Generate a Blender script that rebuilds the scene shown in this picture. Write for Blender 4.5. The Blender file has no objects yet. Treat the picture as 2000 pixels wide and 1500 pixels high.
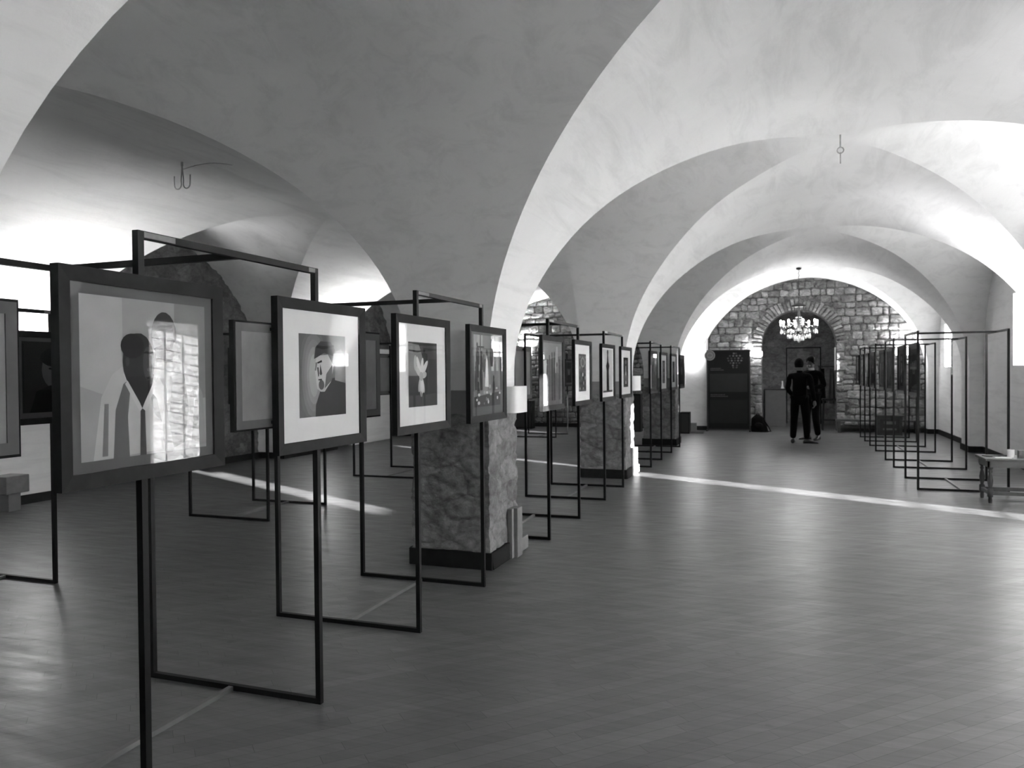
import bpy, bmesh, math, random
from mathutils import Vector, Matrix, noise

# ------------------------------------------------------------------ camera, world, sun, exposure
SC = bpy.context.scene
COL = SC.collection
random.seed(7)

def add_camera():
    f, yaw, pitch, roll = 1493.56, 0.345531, -0.0142552, -0.0090440
    fw = Vector((-math.sin(yaw)*math.cos(pitch), math.cos(yaw)*math.cos(pitch), math.sin(pitch)))
    r0 = Vector((math.cos(yaw), math.sin(yaw), 0)); u0 = r0.cross(fw)
    r = r0*math.cos(roll) + u0*math.sin(roll)
    u = -r0*math.sin(roll) + u0*math.cos(roll)
    cd = bpy.data.cameras.new('camera'); cd.sensor_width = 36; cd.sensor_fit = 'HORIZONTAL'
    cd.lens = 36*f/2000; cd.clip_start = 0.02; cd.clip_end = 200
    c = bpy.data.objects.new('camera', cd); COL.objects.link(c)
    c.matrix_world = Matrix(((r.x, u.x, -fw.x, 0), (r.y, u.y, -fw.y, 0), (r.z, u.z, -fw.z, 1.5), (0, 0, 0, 1)))
    cd.dof.use_dof = True; cd.dof.focus_distance = 3.4; cd.dof.aperture_fstop = 5.0
    SC.camera = c
add_camera()

W = bpy.data.worlds.new('world'); SC.world = W; W.use_nodes = True
W.node_tree.nodes['Background'].inputs[0].default_value = (1, 1, 1, 1)
W.node_tree.nodes['Background'].inputs[1].default_value = 46.0

sd = bpy.data.lights.new('sun', 'SUN'); sd.energy = 92; sd.angle = math.radians(0.6)
so = bpy.data.objects.new('sun', sd); COL.objects.link(so)
SUN_EL = math.radians(9.3)
sdir = Vector((-0.889*math.cos(SUN_EL), 0.458*math.cos(SUN_EL), -math.sin(SUN_EL)))
so.rotation_euler = sdir.to_track_quat('-Z', 'Y').to_euler(); so.location = (9, 0, 4)

SC.view_settings.view_transform = 'Standard'; SC.view_settings.look = 'None'
SC.view_settings.gamma = 1; SC.view_settings.use_curve_mapping = False
SC.view_settings.exposure = 1.87
SC.cycles.diffuse_bounces = 8; SC.cycles.max_bounces = 14
LAMP_W = 75.0       # watts of each lit wall lamp

# ------------------------------------------------------------------ helpers
def lin(v):
    v = v/255.0
    return v/12.92 if v <= 0.04045 else ((v+0.055)/1.055)**2.4

def tag(o, label=None, cat=None, group=None, kind=None):
    if label: o['label'] = label
    if cat: o['category'] = cat
    if group: o['group'] = group
    if kind: o['kind'] = kind
    return o

def empty(name, loc=(0, 0, 0), rz=0.0):
    o = bpy.data.objects.new(name, None); COL.objects.link(o)
    o.location = loc; o.rotation_euler = (0, 0, rz); o.empty_display_size = 0.1
    return o

class MB:
    def __init__(s): s.v = []; s.f = []; s.m = []
    def add(s, vs, fs, mi=0):
        n = len(s.v); s.v += [tuple(v) for v in vs]
        for f in fs: s.f.append([i+n for i in f]); s.m.append(mi)
    def box(s, x0, x1, y0, y1, z0, z1, mi=0):
        s.add([(x0, y0, z0), (x1, y0, z0), (x1, y1, z0), (x0, y1, z0), (x0, y0, z1), (x1, y0, z1), (x1, y1, z1), (x0, y1, z1)],
              [(0, 3, 2, 1), (4, 5, 6, 7), (0, 1, 5, 4), (1, 2, 6, 5), (2, 3, 7, 6), (3, 0, 4, 7)], mi)
    def lathe(s, prof, c=(0, 0, 0), n=16, a0=0, a1=2*math.pi, mi=0):
        full = abs(a1-a0-2*math.pi) < 1e-6; k = n if full else n+1
        vs = [(c[0]+r*math.cos(a0+(a1-a0)*i/n), c[1]+r*math.sin(a0+(a1-a0)*i/n), c[2]+z) for r, z in prof for i in range(k)]
        fs = []
        for j in range(len(prof)-1):
            for i in range(n):
                a = j*k+i; b = j*k+(i+1) % k
                fs.append((a, b, b+k, a+k))
        s.add(vs, fs, mi)
    def tube(s, pts, r, n=8, mi=0, caps=True):
        pts = [Vector(p) for p in pts]; vs = []; fs = []; prev = None
        for i, p in enumerate(pts):
            d = ((pts[min(i+1, len(pts)-1)]-pts[max(i-1, 0)])).normalized()
            up = Vector((0, 0, 1)) if abs(d.z) < 0.9 else Vector((1, 0, 0))
            a = d.cross(up).normalized() if prev is None else (prev-d*prev.dot(d)).normalized()
            prev = a; b = d.cross(a)
            rr = r[i] if isinstance(r, (list, tuple)) else r
            for k in range(n):
                t = 2*math.pi*k/n; vs.append(p+a*rr*math.cos(t)+b*rr*math.sin(t))
        for i in range(len(pts)-1):
            for k in range(n):
                fs.append((i*n+k, i*n+(k+1) % n, (i+1)*n+(k+1) % n, (i+1)*n+k))
        if caps:
            fs.append(tuple(range(n))[::-1]); fs.append(tuple(range((len(pts)-1)*n, len(pts)*n)))
        s.add(vs, fs, mi)
    def sphere(s, c, r, n=12, m=8, mi=0, sc=(1, 1, 1)):
        vs = []; fs = []
        for j in range(m+1):
            t = math.pi*j/m
            for i in range(n):
                a = 2*math.pi*i/n
                vs.append((c[0]+sc[0]*r*math.sin(t)*math.cos(a), c[1]+sc[1]*r*math.sin(t)*math.sin(a), c[2]+sc[2]*r*math.cos(t)))
        for j in range(m):
            for i in range(n):
                fs.append((j*n+i, (j+1)*n+i, (j+1)*n+(i+1) % n, j*n+(i+1) % n))
        s.add(vs, fs, mi)
    def build(s, name, mats, parent=None, bevel=0, smooth=None, loc=None, rz=None):
        me = bpy.data.meshes.new(name); me.from_pydata(s.v, [], s.f)
        if not isinstance(mats, (list, tuple)): mats = [mats]
        for m in mats: me.materials.append(m)
        for p, i in zip(me.polygons, s.m): p.material_index = i
        bm = bmesh.new(); bm.from_mesh(me)
        bmesh.ops.remove_doubles(bm, verts=bm.verts, dist=1e-5)
        if bevel:
            bmesh.ops.bevel(bm, geom=[e for e in bm.edges if len(e.link_faces) == 2 and e.calc_face_angle(0) > 0.6],
                            offset=bevel, segments=2, profile=0.6, affect='EDGES', clamp_overlap=True)
        if smooth is not None:
            for f in bm.faces: f.smooth = True
            for e in bm.edges:
                if len(e.link_faces) == 2 and e.calc_face_angle(0) > smooth: e.smooth = False
        bm.to_mesh(me); bm.free()
        o = bpy.data.objects.new(name, me); COL.objects.link(o)
        if parent: o.parent = parent
        if loc: o.location = loc
        if rz is not None: o.rotation_euler = (0, 0, rz)
        return o

def copy_tree(o, parent=None):
    c = o.copy(); COL.objects.link(c); c.parent = parent
    for ch in o.children: copy_tree(ch, c)
    return c

# ------------------------------------------------------------------ materials (all grey: the place is seen in black and white)
class NT:
    def __init__(s, name):
        s.m = bpy.data.materials.new(name); s.m.use_nodes = True
        s.t = s.m.node_tree; s.n = s.t.nodes; s.p = s.n['Principled BSDF']
    def node(s, t, **k):
        n = s.n.new(t)
        for a, b in k.items():
            if a.startswith('i_'): n.inputs[a[2:].replace('_', ' ')].default_value = b
            else: setattr(n, a, b)
        return n
    def link(s, a, b): s.t.links.new(a, b)
    def coord(s, scale=(1, 1, 1), rot=(0, 0, 0), kind='Object'):
        tc = s.node('ShaderNodeTexCoord'); mp = s.node('ShaderNodeMapping')
        mp.inputs['Scale'].default_value = scale; mp.inputs['Rotation'].default_value = rot
        s.link(tc.outputs[kind], mp.inputs[0]); return mp.outputs[0]
    def noise(s, co, scale, detail=4, rough=0.6, dist=0.0):
        n = s.node('ShaderNodeTexNoise'); n.inputs['Scale'].default_value = scale
        n.inputs['Detail'].default_value = detail; n.inputs['Roughness'].default_value = rough; n.inputs['Distortion'].default_value = dist
        s.link(co, n.inputs['Vector']); return n.outputs['Fac']
    def ramp(s, fac, stops):
        r = s.node('ShaderNodeValToRGB'); e = r.color_ramp.elements
        while len(e) < len(stops): e.new(0.5)
        for x, (p, g) in zip(e, stops): x.position = p; x.color = (g, g, g, 1)
        s.link(fac, r.inputs[0]); return r.outputs[0]
    def mix(s, a, b, fac, mode='MULTIPLY'):
        m = s.node('ShaderNodeMix', data_type='RGBA', blend_type=mode)
        if isinstance(fac, (int, float)): m.inputs['Factor'].default_value = fac
        else: s.link(fac, m.inputs['Factor'])
        for x, i in ((a, 6), (b, 7)):
            if isinstance(x, (int, float)): m.inputs[i].default_value = (x, x, x, 1)
            else: s.link(x, m.inputs[i])
        return m.outputs[2]
    def bump(s, h, strength=0.3, dist=0.01, nrm=None):
        b = s.node('ShaderNodeBump'); b.inputs['Strength'].default_value = strength; b.inputs['Distance'].default_value = dist
        s.link(h, b.inputs['Height'])
        if nrm: s.link(nrm, b.inputs['Normal'])
        s.link(b.outputs[0], s.p.inputs['Normal']); return b.outputs[0]
    def color(s, c): s.link(c, s.p.inputs['Base Color'])

def flat(name, g, rough=0.6, metal=0.0, vary=0.08, spec=0.5):
    n = NT(name); co = n.coord()
    n.color(n.ramp(n.noise(co, 9, 3), [(0.3, g*(1-vary)), (0.7, g*(1+vary))]))
    n.p.inputs['Roughness'].default_value = rough; n.p.inputs['Metallic'].default_value = metal
    n.p.inputs['Specular IOR Level'].default_value = spec
    return n.m

def plaster(name, g, streak=False):
    n = NT(name); co = n.coord(); n.p.inputs['Roughness'].default_value = 0.85
    a = n.ramp(n.noise(co, 0.9, 5, 0.6, 0.4), [(0.3, g*0.93), (0.7, g*1.03)])
    b = n.ramp(n.noise(n.coord((1.6, 0.35, 3.5), (0.3, 0.2, 0.5)), 2.2, 7, 0.7, 0.6), [(0.34, 0.80), (0.52, 1.0)])
    c = n.mix(a, b, 0.6); n.color(c)
    h = n.noise(co, 14, 6, 0.65); h2 = n.noise(n.coord((2.2, 0.7, 3.0)), 3.0, 3, 0.5)
    n.bump(n.mix(h, h2, 0.7, 'ADD'), 0.22, 0.012)
    return n.m

def stone(name, g, scale=4.0, contrast=0.5, mortar=0.45):
    n = NT(name); n.p.inputs['Roughness'].default_value = 0.95; n.p.inputs['Specular IOR Level'].default_value = 0.15
    co = n.coord(); wob = n.noise(co, 3, 3)
    mp = n.node('ShaderNodeVectorMath', operation='ADD'); n.link(n.coord((1, 1, 1.7)), mp.inputs[0])
    sc = n.node('ShaderNodeVectorMath', operation='SCALE'); sc.inputs['Scale'].default_value = 0.25
    nc = n.node('ShaderNodeTexNoise'); nc.inputs['Scale'].default_value = 4; n.link(co, nc.inputs['Vector'])
    n.link(nc.outputs['Color'], sc.inputs[0]); n.link(sc.outputs[0], mp.inputs[1])
    v = n.node('ShaderNodeTexVoronoi', feature='F1'); v.inputs['Scale'].default_value = scale; n.link(mp.outputs[0], v.inputs['Vector'])
    e = n.node('ShaderNodeTexVoronoi', feature='DISTANCE_TO_EDGE'); e.inputs['Scale'].default_value = scale; n.link(mp.outputs[0], e.inputs['Vector'])
    bw = n.node('ShaderNodeRGBToBW'); n.link(v.outputs['Color'], bw.inputs[0])
    cell = n.ramp(bw.outputs[0], [(0.15, g*(1-contrast)), (0.85, g*(1+contrast))])
    ed = n.ramp(e.outputs['Distance'], [(0.0, mortar), (0.10, 1.0)])
    det = n.ramp(n.noise(n.coord((1, 1, 1.5)), 13, 9, 0.8, 0.5), [(0.32, 0.40), (0.66, 1.25)])
    big = n.ramp(n.noise(co, 2.6, 4, 0.6), [(0.35, 0.7), (0.65, 1.15)])
    n.color(n.mix(n.mix(n.mix(cell, ed, 0.8), det, 0.75), big, 0.8))
    n.bump(n.mix(n.mix(e.outputs['Distance'], n.noise(co, 20, 6, 0.7), 0.35, 'ADD'), 0.0, 0), 0.7, 0.04)
    return n.m

def floor_mat():
    n = NT('wood_floor')
    co = n.coord((1, 1, 1), (0, 0, math.radians(-46)))
    sx = n.node('ShaderNodeSeparateXYZ'); n.link(co, sx.inputs[0])
    def mt(op, a, b=None):
        q = n.node('ShaderNodeMath', operation=op); n.link(a, q.inputs[0])
        if b is not None:
            if isinstance(b, float): q.inputs[1].default_value = b
            else: n.link(b, q.inputs[1])
        return q.outputs[0]
    row = mt('FLOOR', mt('DIVIDE', sx.outputs[1], 0.072)); wn = n.node('ShaderNodeTexWhiteNoise', noise_dimensions='1D'); n.link(row, wn.inputs['W'])
    cx = n.node('ShaderNodeCombineXYZ'); n.link(mt('ADD', sx.outputs[0], mt('MULTIPLY', wn.outputs['Value'], 3.1)), cx.inputs[0]); n.link(sx.outputs[1], cx.inputs[1])
    br = n.node('ShaderNodeTexBrick'); br.offset = 0.0; br.squash = 1
    br.inputs['Scale'].default_value = 1; br.inputs['Brick Width'].default_value = 0.62; br.inputs['Row Height'].default_value = 0.072
    br.inputs['Mortar Size'].default_value = 0.0016; br.inputs['Mortar Smooth'].default_value = 0.3; br.inputs['Bias'].default_value = 0.0
    br.inputs['Color1'].default_value = (0.088, 0.088, 0.088, 1); br.inputs['Color2'].default_value = (0.118, 0.118, 0.118, 1)
    br.inputs['Mortar'].default_value = (0.045, 0.045, 0.045, 1)
    n.link(cx.outputs[0], br.inputs['Vector'])
    grain = n.ramp(n.noise(n.coord((1.2, 14, 1), (0, 0, math.radians(-46))), 3, 5, 0.6), [(0.3, 0.84), (0.7, 1.12)])
    worn = n.ramp(n.noise(n.coord(), 0.8, 4, 0.6), [(0.3, 0.85), (0.7, 1.15)])
    spots = n.ramp(n.noise(n.coord(), 7, 2, 0.5), [(0.24, 0.6), (0.30, 1.0)])
    n.color(n.mix(n.mix(n.mix(br.outputs['Color'], grain, 1.0), worn, 1.0), spots, 0.7))
    r = n.ramp(n.noise(n.coord((1, 5, 1), (0, 0, math.radians(-46))), 2.5, 4, 0.6), [(0.3, 0.30), (0.7, 0.44)])
    n.link(r, n.p.inputs['Roughness'])
    n.p.inputs['Specular IOR Level'].default_value = 0.55
    h = n.mix(n.noise(n.coord((1, 6, 1), (0, 0, math.radians(-46))), 3.5, 3, 0.5), br.outputs['Fac'], 0.25, 'SUBTRACT')
    n.bump(h, 0.16, 0.012)
    return n.m

def emit(name, s):
    m = bpy.data.materials.new(name); m.use_nodes = True; t = m.node_tree
    e = t.nodes.new('ShaderNodeEmission'); e.inputs[1].default_value = s
    t.links.new(e.outputs[0], t.nodes['Material Output'].inputs[0]); return m

def old_glass():
    n = NT('old_window_glass'); t = n.t; co = n.coord((1, 1, 1)); t.nodes.remove(n.p)
    tr = n.node('ShaderNodeBsdfTransparent'); c = n.ramp(n.noise(co, 26, 3, 0.7), [(0.36, 0.3), (0.62, 0.85)])
    n.link(c, tr.inputs[0]); gl = n.node('ShaderNodeBsdfGlossy'); gl.inputs['Roughness'].default_value = 0.1
    mx = n.node('ShaderNodeMixShader'); mx.inputs[0].default_value = 0.06
    n.link(tr.outputs[0], mx.inputs[1]); n.link(gl.outputs[0], mx.inputs[2]); n.link(mx.outputs[0], n.n['Material Output'].inputs[0]); return n.m

def glass_mat(name='picture_glass', refl=1.0, ior=1.5, tint=1.0):
    m = bpy.data.materials.new(name); m.use_nodes = True; t = m.node_tree; t.nodes.remove(t.nodes['Principled BSDF'])
    tr = t.nodes.new('ShaderNodeBsdfTransparent'); tr.inputs[0].default_value = (tint, tint, tint, 1)
    gl = t.nodes.new('ShaderNodeBsdfGlossy'); gl.inputs['Roughness'].default_value = 0.0
    fr = t.nodes.new('ShaderNodeFresnel'); fr.inputs[0].default_value = ior
    mu = t.nodes.new('ShaderNodeMath'); mu.operation = 'MULTIPLY'; mu.use_clamp = True; mu.inputs[1].default_value = refl
    mx = t.nodes.new('ShaderNodeMixShader')
    t.links.new(fr.outputs[0], mu.inputs[0]); t.links.new(mu.outputs[0], mx.inputs[0])
    t.links.new(tr.outputs[0], mx.inputs[1]); t.links.new(gl.outputs[0], mx.inputs[2])
    t.links.new(mx.outputs[0], t.nodes['Material Output'].inputs[0]); return m

M = dict(
    vault=plaster('white_lime_plaster', 0.74), wallp=plaster('white_wall_plaster', 0.74), wallr=plaster('brightened_wall_plaster', 0.86),  # wallr: same plaster, albedo raised to make up for missing light
    pillar_plaster=plaster('grey_plaster_band', 0.26),
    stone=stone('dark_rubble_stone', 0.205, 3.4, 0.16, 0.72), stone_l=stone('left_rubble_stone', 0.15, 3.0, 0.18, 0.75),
    mortar=stone('rough_mortar', 0.14, 9.0, 0.3, 0.7), floor=floor_mat(),
    steel=flat('black_steel', 0.004, 0.5, 0.0, 0.2, 0.2), alu=flat('bare_grey_metal', 0.16, 0.4, 0.4, 0.1),
    worn=flat('worn_bare_steel', 0.12, 0.35, 0.7, 0.3),
    frame=flat('black_stained_wood', 0.010, 0.6, 0, 0.4, 0.15), back=flat('grey_backing_board', 0.30, 0.8),
    back_rim=flat('grey_wood_back', 0.13, 0.7), mat_w=flat('white_mount_card', 0.66, 0.9, 0, 0.02), mat_g=flat('grey_mount_card', 0.10, 0.9, 0, 0.05),
    glass=glass_mat('picture_glass', 0.62), wglass=old_glass(),
    sconce=flat('white_enamel', 0.7, 0.4, 0, 0.03), skirting=flat('dark_skirting_wood', 0.014, 0.7, 0, 0.3, 0.2), base=flat('dark_base_board', 0.010, 0.75, 0, 0.3, 0.15),
    light_wood=flat('pale_wood', 0.15, 0.6, 0, 0.2), bulb=emit('lamp_bulb', 60), opal=emit('glowing_opal_glass', 6.0), led=emit('candle_bulb', 22),
    crystal=flat('cut_crystal', 0.75, 0.15, 0, 0.1), iron=flat('wrought_iron', 0.02, 0.6, 0.2),
    suit=flat('black_suit_wool', 0.003, 0.9, 0, 0.3, 0.08), skin=flat('skin', 0.14, 0.55, 0, 0.1), hair=flat('dark_hair', 0.004, 0.8, 0, 0.4, 0.1),
    shoe=flat('black_leather', 0.008, 0.35), shirt=flat('pale_shirt', 0.45, 0.8),
    wood_d=flat('dark_oak', 0.035, 0.45, 0, 0.4), black=flat('black_plastic', 0.006, 0.6, 0, 0.1, 0.2), bag=flat('black_nylon', 0.003, 0.9, 0, 0.1, 0.1),
    paper=flat('white_paper', 0.7, 0.8), grey=flat('grey_paint', 0.16, 0.7), hook=flat('rusty_iron', 0.40, 0.7, 0.0, 0.3),
    lead=flat('lead_bars', 0.05, 0.6), sill=plaster('reveal_plaster', 0.62))
_ink = {}
def ink(v):
    v = int(round(v/8.0)*8); v = max(8, min(248, v))
    if v not in _ink: _ink[v] = flat('ink_tone_%d' % v, lin(v), 0.75, 0, 0.06, 0.2)
    return _ink[v]

# ------------------------------------------------------------------ the vaulted hall
AR, AL, SPR, EXP = 3.81, 3.66, 1.52, 1.87
XA0, XA1 = -2.15, 3.08      # right aisle: pillar face to wall pier face
XB0, XB1 = -8.5, -2.78      # left aisle: wall pier face to pillar face
XRW, XLW = 3.30, -9.05      # recessed wall planes
YB, YE = -3.2, 20.4
BAYS = [(-3.2, 0.75), (1.45, 5.42), (6.03, 10.62), (11.25, 15.72), (16.38, 20.0)]
LBAYS = [(-3.2, 0.6), (1.6, 5.65), (6.9, 11.5), (13.2, 16.6), (17.2, 20.0)]

def f_arch(w, A, s=SPR, e=EXP): return s+(A-s)*max(0.0, 1-abs(w)**e)**(1/e)
NS = 28
US = [math.sin(math.radians(-90+180*i/(2*NS))) for i in range(2*NS+1)]
def wob(x, y, z):
    if z < SPR+0.15: return 0.0
    k = min(1, (z-SPR-0.15)/0.8)
    return k*0.022*noise.noise(Vector((x*0.9, y*0.9, z*0.9)))

def grid(mb, P, n, m, diag=None, flip=False):
    vs = [P(i, j) for i in range(n+1) for j in range(m+1)]
    vs = [(x, y, z+wob(x, y, z)) for x, y, z in vs]
    fs = []
    for i in range(n):
        for j in range(m):
            a, b, c, d = i*(m+1)+j, (i+1)*(m+1)+j, (i+1)*(m+1)+j+1, i*(m+1)+j+1
            if diag and i == j: fs += [(a, d, c), (a, c, b)]
            elif diag and i+j == n-1: fs += [(a, d, b), (b, d, c)]
            else: fs.append((a, d, c, b))
    mb.add(vs, fs)

def build_ceiling():
    mb = MB(); N2 = 2*NS
    def side(L, R, XL, XR, A):
        def AA(X):
            if A == AR: return A
            t = min(1, max(0, (X-(XB1-2.2))/2.2)); return AL+(AR-AL)*t*t*(3-2*t)
        def yb(k, X, w):
            t = (X-XL)/(XR-XL); return L[k][w]*(1-t)+R[k][w]*t
        for k in range(len(L)):
            def P(i, j):
                X = (XL+XR)/2+(XR-XL)/2*US[i]; y0, y1 = yb(k, X, 0), yb(k, X, 1)
                return (X, (y0+y1)/2+(y1-y0)/2*US[j], f_arch(min(abs(US[i]), abs(US[j])), AA(X)))
            grid(mb, P, N2, N2, diag=True)
            if k < len(L)-1:
                def Q(i, j):
                    X = (XL+XR)/2+(XR-XL)/2*US[i]; y0, y1 = yb(k, X, 1), yb(k+1, X, 0)
                    return (X, y0+(y1-y0)*j/4, f_arch(US[i], AA(X)))
                grid(mb, Q, N2, 4)
        def Q(i, j):
            X = (XL+XR)/2+(XR-XL)/2*US[i]; y0 = yb(len(L)-1, X, 1)
            return (X, y0+(YE+0.1-y0)*j/4, f_arch(US[i], AA(X)))
        grid(mb, Q, N2, 4)
    side(BAYS, BAYS, XA0, XA1, AR)
    side(LBAYS, BAYS, XB0, XB1, AL)
    for k, (y0, y1) in enumerate(BAYS):
        grid(mb, lambda i, j: (XB1+(XA0-XB1)*i/4, (y0+y1)/2+(y1-y0)/2*US[j], f_arch(US[j], AR)), 4, N2)
        grid(mb, lambda i, j: (XA1+(XRW+0.02-XA1)*i/3, (y0+y1)/2+(y1-y0)/2*US[j], f_arch(US[j], AR)), 3, N2)
    for k, (y0, y1) in enumerate(LBAYS):
        grid(mb, lambda i, j: (XLW-0.1+(XB0-XLW+0.1)*i/4, (y0+y1)/2+(y1-y0)/2*US[j], f_arch(US[j], AL)), 4, N2)
    o = mb.build('ceiling', M['vault'], smooth=math.radians(13))
    tag(o, 'white plastered groin vaults springing from the stone pillars', 'ceiling', kind='structure')
    r = MB(); r.box(-9.6, 4.5, YB-0.2, YE+0.3, 4.1, 4.25); ro = r.build('light_leak_slab', M['vault'], parent=o)  # unseen slab added over the vaults to keep outside light from leaking in
build_ceiling()

def build_floor():
    mb = MB(); mb.box(-9.6, 4.4, YB-0.2, 24.2, -0.12, 0.0)
    tag(mb.build('floor', M['floor']), 'polished strip wood floor laid diagonally across the hall', 'floor', kind='structure')
build_floor()

def rough_panel(mb, axis, c, a0, a1, zt, sgn, amp=0.035, step=0.05, seed=0, z0=0.0):
    """a displaced stone face on plane axis=c, spanning a0..a1 and z up to zt(a); sgn = outward direction"""
    n = max(2, int((a1-a0)/step)); m = 44
    def P(i, j):
        a = a0+(a1-a0)*i/n; zz = z0+(zt(a)-z0)*j/m
        q = Vector((a*1.0+seed, zz*1.7, seed*3.1)) if True else None
        d, pts = noise.voronoi(q*3.4); e = min(1.0, (d[1]-d[0])*5.0)
        h = amp*(e*0.8+0.55*noise.noise(q*7)+0.3*noise.noise(q*18))
        edge = min(1, min(a-a0, a1-a)/0.03) if amp > 0.02 else 1
        h *= 0.35+0.65*max(0, edge)
        return (c+sgn*h, a, zz) if axis == 'x' else (a, c+sgn*h, zz)
    vs = [P(i, j) for i in range(n+1) for j in range(m+1)]
    mb.add(vs, [(i*(m+1)+j, (i+1)*(m+1)+j, (i+1)*(m+1)+j+1, i*(m+1)+j+1) for i in range(n) for j in range(m)])

# ---- walls
def build_walls():
    # left wall: recessed stone niches between white plastered piers
    root = MB()
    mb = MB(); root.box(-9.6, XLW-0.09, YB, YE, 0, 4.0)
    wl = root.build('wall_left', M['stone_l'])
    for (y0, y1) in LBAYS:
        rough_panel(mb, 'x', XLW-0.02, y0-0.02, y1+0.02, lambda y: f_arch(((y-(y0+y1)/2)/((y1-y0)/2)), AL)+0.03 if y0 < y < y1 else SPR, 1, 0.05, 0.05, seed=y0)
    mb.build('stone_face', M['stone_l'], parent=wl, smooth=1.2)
    pi = MB(); ys = [YB]+[v for b in LBAYS for v in b]+[YE]
    for a, b in zip(ys[2::2], ys[3::2]): pi.box(XLW-0.1, XB0, a, b, 0, SPR+0.02)
    pi.build('plaster_pier', M['wallp'], parent=wl)
    tag(wl, 'left side wall of dark rubble stone niches between white piers', 'wall', kind='structure')
    # right wall with deep window openings
    holes = [(2.84, 3.66, 1.38, 2.62), (7.72, 8.65, 0.10, 2.2), (12.95, 13.8, 1.55, 2.66), (18.5, 19.3, 1.55, 2.5)]
    mb = MB(); y = YB
    for a, b, z0, z1 in holes:
        mb.box(XRW, 4.3, y, a, 0, 4.1)
        mb.box(XRW, 4.3, a, b, 0, z0); mb.box(XRW, 4.3, a, b, z1, 4.1); y = b
    mb.box(XRW, 4.3, y, YE+0.2, 0, 4.1)
    wr = mb.build('wall_right', M['wallr'])
    pi = MB(); ys = [v for b in BAYS for v in b]+[YE]
    for a, b in zip(ys[1::2], ys[2::2]): pi.box(XA1, XRW+0.01, a, b, 0, SPR+0.02)
    pi.build('plaster_pier', M['wallp'], parent=wr)
    tag(wr, 'right side wall of white plaster with deep window reveals', 'wall', kind='structure')
    for k, (a, b, z0, z1) in enumerate(holes):
        fr = MB(); t = 0.03
        fr.box(4.12, 4.18, a, a+t, z0, z1); fr.box(4.12, 4.18, b-t, b, z0, z1)
        fr.box(4.12, 4.18, a, b, z0, z0+t); fr.box(4.12, 4.18, a, b, z1-t, z1)
        w = fr.build('window_%d' % (k+1), M['lead']); tag(w, 'deep narrow leaded window in right wall, opening number %d from the camera' % (k+1), 'window', kind='structure')
        la = MB(); n = 6; m = int((z1-z0)/0.14)
        for i in range(1, n): yy = a+(b-a)*i/n; la.box(4.145, 4.155, yy-0.006, yy+0.006, z0, z1)
        for i in range(1, m): zz = z0+(z1-z0)*i/m; la.box(4.145, 4.155, a, b, zz-0.006, zz+0.006)
        la.build('lattice', M['lead'], parent=w)
        g = MB(); g.box(4.148, 4.152, a+t, b-t, z0+t, z1-t); g.build('pane', M['wglass'], parent=w)
    # wall behind the camera
    mb = MB(); mb.box(-9.6, 4.4, YB-0.2, YB, 0, 4.1)
    tag(mb.build('wall_back', M['wallp']), 'plain plaster wall closing the hall behind the viewer', 'wall', kind='structure')
build_walls()

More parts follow.
